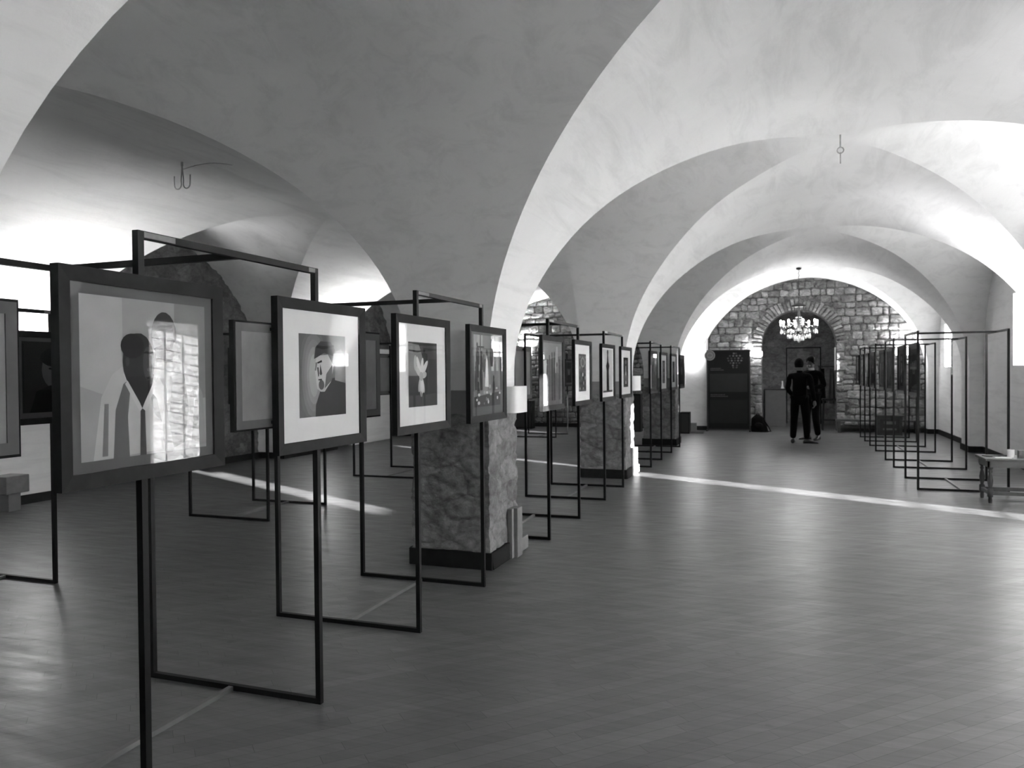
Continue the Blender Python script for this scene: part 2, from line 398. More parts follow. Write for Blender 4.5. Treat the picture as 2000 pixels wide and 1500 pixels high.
# ---- end wall: coursed rubble stones with an arched opening
AX, AW, AZ = 0.27, 0.87, 2.15      # arch centre, half width, spring height
def in_arch(x, z, m=0.0):
    if z <= AZ: return abs(x-AX) < AW+m
    return math.hypot(x-AX, z-AZ) < AW+m
def build_end_wall():
    mb = MB(); Y = YE; D = 0.55
    # backing wall around opening
    mb.box(-9.6, AX-AW, Y+0.03, Y+D, 0, 4.1); mb.box(AX+AW, 4.4, Y+0.03, Y+D, 0, 4.1)
    n = 20
    pts = [(AX+AW*math.cos(math.pi*i/n), AZ+AW*math.sin(math.pi*i/n)) for i in range(n+1)]
    for i in range(n):
        (x0, z0), (x1, z1) = pts[i], pts[i+1]
        mb.add([(x0, Y+0.03, z0), (x1, Y+0.03, z1), (x1, Y+0.03, 4.1), (x0, Y+0.03, 4.1), (x0, Y+D, z0), (x1, Y+D, z1), (x1, Y+D, 4.1), (x0, Y+D, 4.1)],
               [(0, 1, 2, 3), (4, 7, 6, 5), (0, 4, 5, 1), (2, 6, 7, 3)])
    wall = mb.build('wall_end', M['mortar'])
    st = MB(); rnd = random.Random(3)
    def one(poly, depth, mi):
        cx = sum(p[0] for p in poly)/len(poly); cz = sum(p[1] for p in poly)/len(poly)
        k = len(poly); base = [(p[0], Y+0.035, p[1]) for p in poly]
        mid = [(cx+(p[0]-cx)*0.95, Y+0.03-depth*0.75, cz+(p[1]-cz)*0.93) for p in poly]
        top = [(cx+(p[0]-cx)*0.66+rnd.uniform(-.004, .004), Y+0.03-depth*(1+rnd.uniform(-.15, .15)), cz+(p[1]-cz)*0.62) for p in poly]
        vs = base+mid+top; fs = []
        for r in (0, 1):
            for i in range(k): fs.append((r*k+i, r*k+(i+1) % k, (r+1)*k+(i+1) % k, (r+1)*k+i))
        fs.append(tuple(range(2*k, 3*k))); st.add(vs, fs, mi)
    z = 0.0
    while z < 3.9:
        h = rnd.uniform(0.11, 0.22); x = -9.0+rnd.uniform(0, 0.2)
        while x < 3.25:
            w = rnd.uniform(0.13, 0.36); g = 0.010
            cx, cz = x+w/2, z+h/2
            if cx > 3.2: break
            ok = not in_arch(cx, cz, 0.30 if cz > AZ-0.1 else 0.04+w/2)
            hidden = (XB1-0.0 < cx < XA0+0.15)
            if ok and not hidden:
                j = lambda: rnd.uniform(-0.013, 0.013); c = 0.025
                x0, x1, z0, z1 = x+g, x+w-g, z+g, z+h-g
                one([(x0+c, z0+j()), (x1-c, z0+j()), (x1+j(), z0+c), (x1+j(), z1-c), (x1-c, z1+j()), (x0+c, z1+j()), (x0+j(), z1-c), (x0+j(), z0+c)], rnd.uniform(0.02, 0.055), rnd.randrange(4))
            x += w
        z += h
    for s in (-1, 1):   # jamb stones
        z = 0.0
        while z < AZ-0.05:
            h = rnd.uniform(0.18, 0.32); w = rnd.uniform(0.16, 0.30)
            x0, x1 = (AX-AW-w, AX-AW) if s < 0 else (AX+AW, AX+AW+w)
            one([(x0+.01, z+.01), (x1-.01, z+.01), (x1-.01, z+h-.01), (x0+.01, z+h-.01)], 0.045, rnd.randrange(4)); z += h
    nv = 34
    for i in range(nv):  # voussoirs
        a0 = math.pi*(i+0.12)/nv; a1 = math.pi*(i+0.88)/nv; r0, r1 = AW+0.005, AW+rnd.uniform(0.22, 0.30)
        one([(AX+r0*math.cos(a0), AZ+r0*math.sin(a0)), (AX+r1*math.cos(a0), AZ+r1*math.sin(a0)),
             (AX+r1*math.cos(a1), AZ+r1*math.sin(a1)), (AX+r0*math.cos(a1), AZ+r0*math.sin(a1))], 0.05, rnd.randrange(4))
    mats = [stone('field_stone_%s' % nm, g, 7.0, 0.2, 0.8) for nm, g in (('dark', .17), ('mid', .24), ('pale', .30), ('grey', .21))]
    st.build('stone_face', mats, parent=wall, smooth=0.9)
    tag(wall, 'far end wall of coursed rubble stone with an arched doorway', 'wall', kind='structure')
    # passage behind the arch
    mb = MB(); Y1 = Y+D
    mb.box(AX-2.0, AX-1.9, Y1, 23.4, 0, 3.4); mb.box(AX+1.9, AX+2.0, Y1, 23.4, 0, 3.4)
    mb.box(AX-2.0, AX+2.0, Y1, 23.4, 3.3, 3.4)
    p = mb.build('wall_passage', M['wallp'])
    b = MB(); rough_panel(b, 'y', 23.3, AX-1.95, AX+1.95, lambda a: 3.35, -1, 0.05, 0.06, seed=5)
    b.build('stone_face', M['stone'], parent=p, smooth=1.2)
    tag(p, 'small stone vestibule seen through the arched doorway', 'wall', kind='structure')
    # dark metal door surround on the vestibule wall
    d = MB(); x0, x1, z1 = 0.0, 0.86, 2.12
    d.box(x0-.03, x0, 22.95, 23.02, 0, z1+.03); d.box(x1, x1+.03, 22.95, 23.02, 0, z1+.03); d.box(x0, x1, 22.95, 23.02, z1, z1+.03)
    dd = d.build('door_1', M['steel']); tag(dd, 'thin dark metal door surround standing inside the vestibule', 'door', kind='structure')
    h = MB(); h.tube([(x0-.015, 22.95, 1.12), (x0-.015, 22.88, 1.12), (x0+.1, 22.88, 1.14)], 0.012); h.build('door_handle', M['steel'], parent=dd)
build_end_wall()

# plastered pilaster at the end of the pillar row, and the end of the vestibule lamp
def build_end_pier():
    mb = MB(); mb.box(-2.85, -1.93, 19.98, 20.38, 0, SPR+0.9)
    tag(mb.build('trim_1', M['wallp'], bevel=0.01), 'white plastered pilaster against the far stone wall beside the black board', 'pilaster', kind='structure')
build_end_pier()

PIL = [(1.45-0.7, 1.45), (5.42, 6.03), (10.62, 11.25), (15.72, 16.38)]
def build_pillars():
    names = ['pillar behind the viewer at the edge of the first bay', 'nearest rubble stone pillar with wooden block at its foot',
             'second rubble stone pillar, its right edge caught by sunlight', 'furthest rubble stone pillar before the end wall']
    for k, (y0, y1) in enumerate(PIL):
        x0, x1 = XB1, XA0; H = 1.19; c = empty('pillar_%d' % (k+1), ((x0+x1)/2, (y0+y1)/2, 0)); ox, oy = c.location.x, c.location.y
        mb = MB()
        # rough stone shaft, all four sides
        n = 30; m = 64
        per = []
        def side(ax, ay, bx, by, nx, ny):
            for i in range(n): t = i/n; per.append((ax+(bx-ax)*t, ay+(by-ay)*t, nx, ny, min(t, 1-t)))
        side(x0, y0, x1, y0, 0, -1); side(x1, y0, x1, y1, 1, 0); side(x1, y1, x0, y1, 0, 1); side(x0, y1, x0, y0, -1, 0)
        L = len(per); vs = []
        for j in range(m+1):
            z = H*j/m
            for i, (x, y, nx, ny, e) in enumerate(per):
                q = Vector((x*2.2+k*7, y*2.2, z*3.0)); d, _ = noise.voronoi(q*1.6)
                h = 0.016*min(1, (d[1]-d[0])*6)+0.011*noise.noise(q*3)+0.008*noise.noise(q*8)+0.007*noise.noise(q*17)
                if e == 0:
                    pn = per[i-1]; nx, ny = (nx+pn[2])*0.8, (ny+pn[3])*0.8
                vs.append((x+nx*h-ox, y+ny*h-oy, z))
        fs = [(j*L+i, j*L+(i+1) % L, (j+1)*L+(i+1) % L, (j+1)*L+i) for j in range(m) for i in range(L)]
        fs.append(tuple(m*L+i for i in range(L)))
        mb.add(vs, fs); mb.build('stone_shaft', M['stone'] if k != 2 else M['stone'], parent=c, smooth=0.8)
        b = MB(); b.box(x0-ox+.004, x1-ox-.004, y0-oy+.004, y1-oy-.004, H-.02, 1.37); b.build('painted_band', M['pillar_plaster'], parent=c, bevel=0.006)
        b = MB(); b.box(x0-ox, x1-ox, y0-oy, y1-oy, 1.37, SPR+0.03); b.build('plaster_head', M['vault'], parent=c)
        s = MB(); t = 0.035
        s.box(x0-t-ox, x1+t-ox, y0-t-oy, y0-oy, 0, 0.13); s.box(x0-t-ox, x1+t-ox, y1-oy, y1+t-oy, 0, 0.13)
        s.box(x0-t-ox, x0-ox, y0-oy, y1-oy, 0, 0.13); s.box(x1-ox, x1+t-ox, y0-oy, y1-oy, 0, 0.13)
        s.build('base_board', M['base'], parent=c, bevel=0.005)
        if k in (1, 2):
            w = MB(); yy = y0+0.42-oy; w.box(x1-ox+t-.02, x1-ox+t+.05, yy, yy+.12, 0, 0.40)
            w.box(x1-ox+t-.02, x1-ox+t+.02, yy-.05, yy, 0, 0.40); w.box(x1-ox+t-.02, x1-ox+t+.04, yy+.12, yy+.3, 0.02, 0.13)
            w.build('wooden_block', M['light_wood'], parent=c, bevel=0.004)
        tag(c, names[k], 'pillar', kind='structure')
build_pillars()

def build_skirting():
    mb = MB(); t = 0.02; h = 0.11
    ys = [v for b in LBAYS for v in b]+[YE]
    for a, b in LBAYS: mb.box(XLW+.02, XLW+.05, a, b, 0, h)
    for a, b in zip(ys[1::2], ys[2::2]):
        mb.box(XB0, XB0+t, a-t, b+t, 0, h); mb.box(XLW, XB0, a-t, a, 0, h)
        if b < YE: mb.box(XLW, XB0, b, b+t, 0, h)
    tag(mb.build('baseboard_left', M['skirting']), 'dark skirting along the left wall', 'skirting', kind='structure')
    mb = MB(); ys = [v for b in BAYS for v in b]+[YE]
    for k, (a, b) in enumerate(BAYS):
        if k == 2: mb.box(XRW-t, XRW, a, 7.79, 0, h); mb.box(XRW-t, XRW, 8.59, b, 0, h)
        else: mb.box(XRW-t, XRW, a, b, 0, h)
    for a, b in zip(ys[1::2], ys[2::2]):
        mb.box(XA1-t, XA1, a-t, b+t, 0, h); mb.box(XA1, XRW, a-t, a, 0, h)
        if b < YE: mb.box(XA1, XRW, b, b+t, 0, h)
    tag(mb.build('baseboard_right', M['skirting']), 'dark skirting along the right wall', 'skirting', kind='structure')
    mb = MB(); mb.box(-8.5, -2.85, YE-.06, YE-.02, 0, h); mb.box(-2.87, -1.91, 19.95, 19.98, 0, h); mb.box(-1.91, AX-AW-.02, YE-.07, YE-.03, 0, h); mb.box(AX+AW+.02, 3.08, YE-.07, YE-.03, 0, h)
    tag(mb.build('baseboard_end', M['skirting']), 'dark skirting at the foot of the far stone wall', 'skirting', kind='structure')
build_skirting()

# ------------------------------------------------------------------ wall lamps
def sconce(x, y, z, nrm, lit, label, w=0.34, power=1.0, group=None, h=0.21):
    """half round enamel uplighter; nrm = angle of outward direction"""
    e = empty('wall_lamp', (x, y, z), nrm)
    mb = MB(); n = 14; d = 0.145; t = 0.008; ring = []
    def outline(rx, ry):
        pts = [(0, -ry)]
        for i in range(n+1):
            a = -math.pi/2+math.pi*i/n; c, s = math.cos(a), math.sin(a)
            pts.append((rx*(abs(c)**0.55), ry*math.copysign(abs(s)**0.55, s)))
        pts.append((0, ry)); return pts
    o = outline(d, w/2); q = outline(d-t, w/2-t); k = len(o)
    vs = [(p[0], p[1], -h/2) for p in o]+[(p[0], p[1], h/2) for p in o]+[(p[0], p[1], h/2) for p in q]+[(p[0], p[1], -h/2+t) for p in q]
    fs = []
    for r in range(3):
        for i in range(k-1): fs.append((r*k+i, r*k+i+1, (r+1)*k+i+1, (r+1)*k+i))
    fs += [tuple(range(k))[::-1], tuple(range(3*k, 4*k))]
    mb.add(vs, fs); mb.build('lamp_shade', M['opal'] if lit else M['sconce'], parent=e, smooth=0.9)
    b = MB(); b.box(-0.001, 0.012, -w/2+.02, w/2-.02, -h/2+.02, h/2-.01); b.build('back_plate', M['sconce'], parent=e)
    g = MB(); g.tube([(0.065, -w*0.3, 0.0), (0.065, w*0.3, 0.0)], 0.014, 10); g.build('lamp_tube', M['bulb'] if lit else M['paper'], parent=e)
    if lit:
        ld = bpy.data.lights.new('lamp_light', 'AREA'); ld.shape = 'RECTANGLE'; ld.size = 0.09; ld.size_y = w*0.7; ld.energy = LAMP_W*power; ld.spread = math.radians(180)
        lo = bpy.data.objects.new('lamp_light', ld); COL.objects.link(lo); lo.parent = e; lo.location = (0.07, 0, 0.03); lo.rotation_euler = (math.pi, 0, 0)
    tag(e, label, 'wall lamp', group)
    return e
G = 'half round wall lamps'
sconce(XA0+.015, 5.80, 1.29, 0, False, 'unlit white wall lamp on the nearest stone pillar', group=G)
sconce(XA0+.015, 10.95, 1.34, 0, False, 'unlit white wall lamp on the second stone pillar', group=G)
sconce(XA0+.015, 16.1, 1.34, 0, False, 'unlit white wall lamp on the furthest stone pillar', group=G)
sconce(-2.28, 19.98, 1.80, -math.pi/2, True, 'glowing wall lamp on the white pilaster left of the black board', group=G, power=0.34)
sconce(-0.76, YE-.02, 1.93, -math.pi/2, True, 'small glowing wall lamp on the stone jamb between black board and archway', group=G, w=0.34, power=0.06, h=0.11)
sconce(2.62, YE-.03, 1.95, -math.pi/2, True, 'glowing wall lamp on the far stone wall behind the right hand stands', group=G, power=0.26)
sconce(XB0, 6.55, 1.74, 0, True, 'glowing wall lamp on the nearest white pier of the left wall', group=G, power=0.95)
sconce(XB0, 12.7, 1.74, 0, True, 'glowing wall lamp on the second white pier of the left wall', group=G, power=1.1)
sconce(-6.9, YE-.03, 2.1, -math.pi/2, True, 'glowing wall lamp on the far stone wall at the end of the left aisle', group=G, power=0.9)
sconce(XA1, 5.75, 1.74, math.pi, True, 'glowing wall lamp on the first right hand pier, outside the frame', group=G, power=0.55)
sconce(XA1, 10.93, 1.74, math.pi, True, 'glowing wall lamp on the second right hand pier, at the right edge', group=G, power=0.85)

sconce(XB0, 1.1, 1.74, 0, True, 'unseen fill lamp added on the left wall nearest the viewer, outside the frame', group=G, power=0.6)  # out of view; added as extra fill for the left aisle
sconce(XA1, 1.1, 1.74, math.pi, True, 'unseen fill lamp added on the right wall behind the viewer', group=G, power=0.3)  # out of view; added to lift the ambient light
sconce(0.46, YB, 2.0, math.pi/2, True, 'unseen fill lamp added in the middle of the wall behind the viewer', group=G, power=0.2)  # unseen addition that brightens the vault web facing the viewer
sconce(-5.6, YB, 2.0, math.pi/2, True, 'unseen fill lamp added on the wall behind the viewer, left aisle', group=G, power=0.5)  # unseen addition, more fill light from behind the viewpoint

# ------------------------------------------------------------------ exhibition stands
HP, T = 1.982, 0.0125    # post height, half thickness
def stand(xl, xr, y0, y1, label, group, pic_side):
    e = empty('display_stand', ((xl+xr)/2, (y0+y1)/2, 0)); hx, hy = (xr-xl)/2, (y1-y0)/2
    for sx in (-1, 1):
        for sy in (-1, 1):
            mb = MB(); mb.box(sx*hx-T, sx*hx+T, sy*hy-T, sy*hy+T, 0, HP)
            mb.build('post', M['steel'], parent=e)
    for sx in (-1, 1):
        mb = MB(); mb.box(sx*hx-T, sx*hx+T, -hy+T, hy-T, HP-2*T, HP); o = mb.build('top_rail', M['steel'], parent=e)
        for ya, yb in ((-hy+T, -hy+.15), (hy-.06, hy-T)):
            w = MB(); w.box(sx*hx+T, sx*hx+T+.0015, ya, yb, HP-2*T+.003, HP-.003); tag(w.build('bare_weld', M['worn'], parent=o), 'bare silver weld')
    for sy in (-1, 1):
        mb = MB(); mb.box(-hx+T, hx-T, sy*hy-T, sy*hy+T, 0, 2*T); mb.build('bottom_rail', M['steel'], parent=e)
    mb = MB(); mb.box(-hx+T, hx-T, -T, T, HP-2*T, HP); mb.build('top_crossbar', M['steel'], parent=e)
    mb = MB(); mb.box(-T, T, -hy+T, hy-T, 0, 2*T-.004); tag(mb.build('bottom_crossbar', M['alu'], parent=e), 'bare grey metal crossbar')
    tag(e, label, 'display stand', group)
ROW_M = [(1.965, 2.965), (3.97, 4.97), (6.55, 7.60), (8.77, 9.83), (12.0, 13.06), (14.25, 15.4)]
ROW_L = [(3.09, 4.09), (6.52, 7.55), (9.81, 10.94), (12.95, 14.0), (16.9, 17.9)]
ROW_R = [(10.66, 11.74), (12.97, 14.02), (15.5, 16.56), (17.6, 18.65)]
ordn = ['nearest', 'second', 'third', 'fourth', 'fifth', 'sixth']
for i, (a, b) in enumerate(ROW_M):
    stand(-2.985, -2.015, a, b, '%s black steel display stand in the row along the stone pillars' % ordn[i], 'display stands along the pillars', 'both')
for i, (a, b) in enumerate(ROW_L):
    stand(-6.02, -5.02, a, b, '%s black steel display stand in the left aisle row by the stone niches' % ordn[i], 'display stands in the left aisle', 'both')
for i, (a, b) in enumerate(ROW_R):
    stand(1.53, 2.50, a, b, '%s black steel display stand in the right hand row by the windows' % ordn[i], 'display stands on the right', 'left')

# ------------------------------------------------------------------ framed pictures
def ell(cx, cy, rx, ry, n=18, rot=0):
    return [(cx+rx*math.cos(t)*math.cos(rot)-ry*math.sin(t)*math.sin(rot), cy+rx*math.cos(t)*math.sin(rot)+ry*math.sin(t)*math.cos(rot)) for t in [2*math.pi*i/n for i in range(n)]]
def A_two_men():
    L = [([(0, 0), (1, 0), (1, 1), (0, 1)], 150), ([(0.72, .35), (1, .35), (1, 1), (0.72, 1)], 128), ([(0, .45), (.3, .35), (.3, 1), (0, 1)], 165)]
    L += [([(.50, .02), (.55, .45), (.62, .60), (.74, .63), (.88, .55), (.97, .38), (1, .02)], 148)]           # rear shirt
    L += [([(.66, .22), (.70, .50), (.80, .52), (.84, .30), (.80, .05), (.70, .02)], 96), ([(.86, .05), (.9, .4), (.94, .3), (.93, .04)], 110)]
    L += [(ell(.63, .78, .105, .155), 52), ([(.56, .80), (.70, .83), (.72, .74), (.60, .74)], 110), (ell(.66, .70, .09, .07), 62), ([(.56, .60), (.70, .60), (.70, .72), (.55, .72)], 54)]
    L += [([(.08, .0), (.14, .38), (.22, .52), (.34, .60), (.42, .44), (.50, .40), (.58, .50), (.62, .44), (.60, .02)], 172)]  # front shirt
    L += [([(.22, .0), (.24, .30), (.30, .46), (.36, .50), (.33, .25), (.34, .0)], 100), ([(.42, 0), (.43, .42), (.46, .42), (.47, 0)], 60)]
    L += [([(.30, .52), (.35, .62), (.40, .42), (.33, .46)], 195), ([(.50, .42), (.54, .26), (.60, .20), (.56, .36)], 110), ([(.14, .02), (.16, .34), (.19, .34), (.18, .02)], 120)]
    L += [(ell(.42, .60, .125, .185), 46), ([(.33, .50), (.36, .40), (.44, .30), (.50, .38), (.54, .52)], 42), ([(.44, .30), (.46, .34), (.54, .48), (.56, .46), (.47, .28)], 186), ([(.44, .30), (.42, .34), (.33, .48), (.31, .46), (.42, .28)], 186), (ell(.49, .59, .040, .11), 72), ([(.44, .655), (.48, .67), (.54, .655), (.54, .645), (.48, .655)], 26), ([(.50, .64), (.53, .58), (.50, .57)], 96), (ell(.33, .60, .016, .03), 60), (ell(.50, .55, .02, .012), 100),
          (ell(.37, .70, .09, .08), 34), (ell(.505, .66, .018, .01), 20), ([(.47, .50), (.52, .51), (.52, .495), (.48, .485)], 24)]
    return L
def A_headwrap():
    L = [([(0, 0), (1, 0), (1, 1), (0, 1)], 92)]
    for i, g in enumerate((104, 118, 132, 146, 158)): L.append((ell(.30, .50, .30-.05*i, .62-.09*i), g))
    L += [([(.32, 0), (.33, .14), (.42, .30), (.52, .40), (.66, .46), (.82, .48), (1, .46), (1, 0)], 58), ([(.75, .44), (.78, .80), (.90, .84), (1, .7), (1, .40)], 120)]
    L += [([(.36, .34), (.31, .60), (.36, .74), (.60, .76), (.72, .62), (.66, .42), (.52, .30), (.44, .30)], 182), ([(.52, .34), (.56, .52), (.70, .64), (.68, .44)], 96)]
    L += [([(.30, .70), (.33, .84), (.44, .92), (.66, .92), (.76, .82), (.74, .74), (.52, .78), (.36, .72)], 66), ([(.34, .84), (.5, .82), (.74, .86), (.73, .88), (.5, .86), (.36, .87)], 34)]
    L += [([(.36, .66), (.46, .69), (.47, .665), (.38, .645)], 26), ([(.43, .64), (.47, .52), (.44, .50), (.41, .52)], 60), ([(.37, .66), (.33, .66), (.31, .56), (.34, .56)], 110),
          ([(.38, .455), (.46, .46), (.46, .44), (.39, .44)], 50), (ell(.45, .385, .06, .06), 88), ([(.36, .60), (.39, .60), (.40, .50), (.38, .48)], 48)]
    return L
def A_flower():
    L = [([(0, 0), (1, 0), (1, 1), (0, 1)], 62), ([(0, .48), (.5, .48), (.52, .62), (.46, .8), (.36, .96), (0, .98)], 130), ([(.66, .18), (.94, .2), (.95, .74), (.7, .75)], 42)]
    L += [([(.02, .86), (.3, .84), (.5, .86), (.95, .88), (.95, .9), (.3, .87), (.02, .88)], 36)]
    for a, l in ((2.0, .34), (1.35, .3), (.8, .34), (2.5, .26), (-1.9, .26), (-1.2, .28), (-1.57, .33), (.2, .2)):
        L.append((ell(.42+math.cos(a)*l/2, .47+math.sin(a)*l/2, l/2, .05, 14, a), 200 if l > .27 else 176))
    L += [(ell(.42, .47, .07, .07), 160), ([(.40, .05), (.42, .05), (.43, .3), (.41, .3)], 30), (ell(.45, .3, .05, .1), 214), (ell(.22, .68, .05, .12), 168)]
    return L
def A_crowd(seed=4):
    r = random.Random(seed); L = [([(0, 0), (1, 0), (1, 1), (0, 1)], 128), ([(0, 0), (1, 0), (1, .2), (0, .14)], 66)]
    for i in range(5): x = r.uniform(0, .9); L.append(([(x, .5), (x+.1, .5), (x+.12, 1), (x-.01, 1)], r.choice((170, 180, 150))))
    for i in range(15):
        x, z = r.uniform(.06, .9), r.uniform(.08, .62); h = r.uniform(.14, .34); w = r.uniform(.025, .05); g = r.choice((44, 60, 74, 84))
        L += [([(x-w, z), (x+w, z), (x+w*1.1, z+h*.6), (x+w*.4, z+h), (x-w*.5, z+h*.95), (x-w*1.2, z+h*.5)], g), (ell(x, z+h*1.08, w*.7, w*.9), g)]
    L += [([(.38, .28), (.52, .27), (.50, .62), (.46, .72), (.42, .62)], 205), (ell(.46, .76, .035, .045), 70), ([(.1, .82), (.36, .82), (.36, .845), (.1, .845)], 70), ([(.21, .6), (.24, .6), (.24, 1), (.21, 1)], 76)]
    for i in range(14): L.append((ell(r.uniform(.05, .95), r.uniform(.04, .28), r.uniform(.02, .05), r.uniform(.015, .03)), r.choice((170, 200, 110, 150))))
    return L
def A_figures(seed=9):
    r = random.Random(seed); L = [([(0, 0), (1, 0), (1, 1), (0, 1)], 96), ([(0, 0), (.18, 0), (.2, .7), (0, .8)], 190), ([(0, .7), (1, .8), (1, 1), (0, 1)], 120), ([(.6, .5), (.8, .5), (.78, .95), (.7, .95)], 150)]
    for i in range(6):
        x = .2+.13*i+r.uniform(-.02, .02); h = r.uniform(.55, .78)
        L += [([(x-.045, .04), (x+.045, .04), (x+.05, h*.6), (x+.03, h), (x-.03, h), (x-.055, h*.6)], r.choice((50, 66, 80, 100))), (ell(x, h+.05, .035, .05), 60)]
    return L
def A_mosaic(seed=2):
    r = random.Random(seed); L = [([(0, 0), (1, 0), (1, 1), (0, 1)], 70)]
    for i in range(7):
        for j in range(4): L.append((ell(.14+.24*j+r.uniform(-.03, .03), .08+.14*i, r.uniform(.05, .09), r.uniform(.03, .055)), r.choice((110, 130, 40, 90, 50))))
    L += [(ell(.5, .78, .3, .14), 128), (ell(.5, .78, .18, .09), 76), (ell(.5, .45, .07, .05), 190)]
    return L
def A_tall():
    return [([(0, 0), (1, 0), (1, 1), (0, 1)], 176), ([(.36, 0), (.64, 0), (.60, .5), (.68, .62), (.58, .7), (.55, .9), (.45, .9), (.42, .7), (.32, .6), (.40, .5)], 22), (ell(.5, .93, .08, .06), 22), ([(0, 0), (1, 0), (1, .05), (0, .04)], 70)]
def A_vase():
    return [([(0, 0), (1, 0), (1, 1), (0, 1)], 40), ([(.35, .1), (.65, .1), (.75, .35), (.6, .55), (.58, .72), (.42, .72), (.4, .55), (.25, .35)], 150), (ell(.5, .3, .13, .12), 60), (ell(.5, .85, .2, .08), 120)]
def A_face(g=70, seed=1):
    r = random.Random(seed); b = g
    return [([(0, 0), (1, 0), (1, 1), (0, 1)], b), (ell(.5, .6, .22, .28), b+50), (ell(.5, .78, .24, .14), b*.5), ([(.1, 0), (.9, 0), (.8, .3), (.6, .38), (.4, .38), (.2, .3)], b*.4),
            (ell(.42, .62, .04, .015), b*.4), (ell(.58, .62, .04, .015), b*.4), ([(.48, .6), (.52, .6), (.53, .5), (.47, .5)], b+20), (ell(.5, .45, .06, .015), b*.6)]
def A_dark_hill():
    return [([(0, 0), (1, 0), (1, 1), (0, 1)], 84), ([(0, 0), (1, 0), (1, .62), (.7, .5), (.4, .25), (0, .12)], 26), (ell(.3, .75, .2, .12), 104), ([(.2, .1), (.3, .1), (.32, .5), (.24, .52)], 44)]

def picture(x, y, facing, art, layout, label, group, W=0.69, H=0.655, zc=1.497):
    """facing +1: shows towards +X, -1: towards -X; local +X is the front"""
    e = empty('framed_picture', (x, y, zc), 0 if facing > 0 else math.pi); D = 0.032; fw = 0.045
    w, h = W/2, H/2
    fr = MB()
    def bar(p, q, r, s):   # mitred bar from four outline points (y,z): outer p,q inner s,r
        o = [p, q, r, s]
        vs = [(0, a, b) for a, b in o]+[(D, a, b) for a, b in o]
        vs[6] = (D-.008, r[0], r[1]); vs[7] = (D-.008, s[0], s[1])
        fr.add(vs, [(0, 3, 2, 1), (4, 5, 6, 7), (0, 1, 5, 4), (1, 2, 6, 5), (2, 3, 7, 6), (3, 0, 4, 7)])
    oc = [(-w, -h), (w, -h), (w, h), (-w, h)]; ic = [(-w+fw, -h+fw), (w-fw, -h+fw), (w-fw, h-fw), (-w+fw, h-fw)]
    for i in range(4): bar(oc[i], oc[(i+1) % 4], ic[(i+1) % 4], ic[i])
    fo = fr.build('frame', M['frame'], parent=e)
    mt, pu, pv, pw, ph = layout      # mount material, print centre (u,v) and size
    m = MB(); m.box(0.012, 0.016, -w+fw, w-fw, -h+fw, h-fw)
    m.build('mount', M['mat_w'] if mt == 'w' else M['mat_g'], parent=e)
    pr = MB(); mats = []
    for k, (poly, g) in enumerate(art):
        mt_ = ink(g)
        if mt_ not in mats: mats.append(mt_)
        xx = 0.0165+0.00012*k
        vs = []
        for u, v in poly:
            u = min(1, max(0, u)); v = min(1, max(0, v))
            vs.append((xx, pu-pw/2+pw*u, pv-ph/2+ph*v))
        pr.add(vs, [tuple(range(len(vs)))], mats.index(mt_))
    pr.build('print', mats, parent=e)
    g = MB(); g.add([(0.023, -w+fw, -h+fw), (0.023, w-fw, -h+fw), (0.023, w-fw, h-fw), (0.023, -w+fw, h-fw)], [(0, 1, 2, 3)])
    g.build('glass', M['glass'], parent=e)
    b = MB(); b.box(-0.001, 0.004, -w+fw*.9, w-fw*.9, -h+fw*.9, h-fw*.9)
    b.box(-0.006, 0.0, -w+.012, -w+.012+.05, -h+.012, h-.012, 1); b.box(-0.006, 0.0, w-.062, w-.012, -h+.012, h-.012, 1)
    b.box(-0.006, 0.0, -w+.062, w-.062, -h+.012, -h+.062, 1); b.box(-0.006, 0.0, -w+.062, w-.062, h-.062, h-.012, 1)
    tag(b.build('backing_board', [M['back'], M['back_rim']], parent=e), 'grey backing board')
    hk = MB(); hk.box(-.018, -.006, -.02, .02, h-.05, h-.03); hk.box(-.018, -.006, -.02, .02, -h+.03, -h+.05); hk.build('hanger', M['steel'], parent=e)
    tag(e, label, 'framed picture', group); return e

FX = -2.015+T+0.0195; RX = -2.985-T-0.0195
SQ = ('w', 0, 0, .365, .365); FULL = ('g', 0, .005, .53, .50); LOWM = ('g', 0.0, 0.02, .50, .49); SMALL = ('w', 0, -.01, .22, .34); WMAT = ('w', 0, 0, .30, .38)
GF = 'framed pictures facing the hall along the pillars'
fronts = [
 (A_two_men(), ('g', .0, .0, .53, .50), 'nearest framed photograph, two men in pale shirts, dark mount'),
 (A_headwrap(), SQ, 'framed portrait of a man in a headwrap with a wide white mount'),
 (A_flower(), SQ, 'framed picture of a pale flower shape on dark ground, white mount'),
 (A_crowd(), LOWM, 'framed busy collage of small figures, grey mount, beside the nearest pillar'),
 (A_figures(), ('g', 0, 0, .56, .53), 'framed picture of standing figures just past the nearest pillar lamp'),
 (A_mosaic(), WMAT, 'framed patterned print with white mount before the second pillar'),
 (A_tall(), ('w', 0, .02, .50, .50), 'framed picture of one tall black figure on pale ground'),
 (A_vase(), WMAT, 'framed small dark print of a pale vase, white mount, by the second pillar lamp'),
 (A_figures(5), ('g', 0, 0, .52, .5), 'dull grey framed picture just beyond the second pillar'),
 (A_mosaic(7), WMAT, 'framed print with pale mount on the fifth stand, further post'),
 (A_face(50), WMAT, 'narrow looking framed dark print with pale mount before the furthest pillar'),
 (A_face(40, 2), FULL, 'last dark framed picture of the pillar row, beside the glowing lamp')]
ys = [y for p in ROW_M for y in p]
for k, (art, lay, lab) in enumerate(fronts):
    po = picture(FX, ys[k]-(.01 if k else .005), 1, art, lay, lab, GF)
    if k == 0: po.rotation_euler[2] = math.radians(1.5); po.location.x += .005; po.location.y -= .012
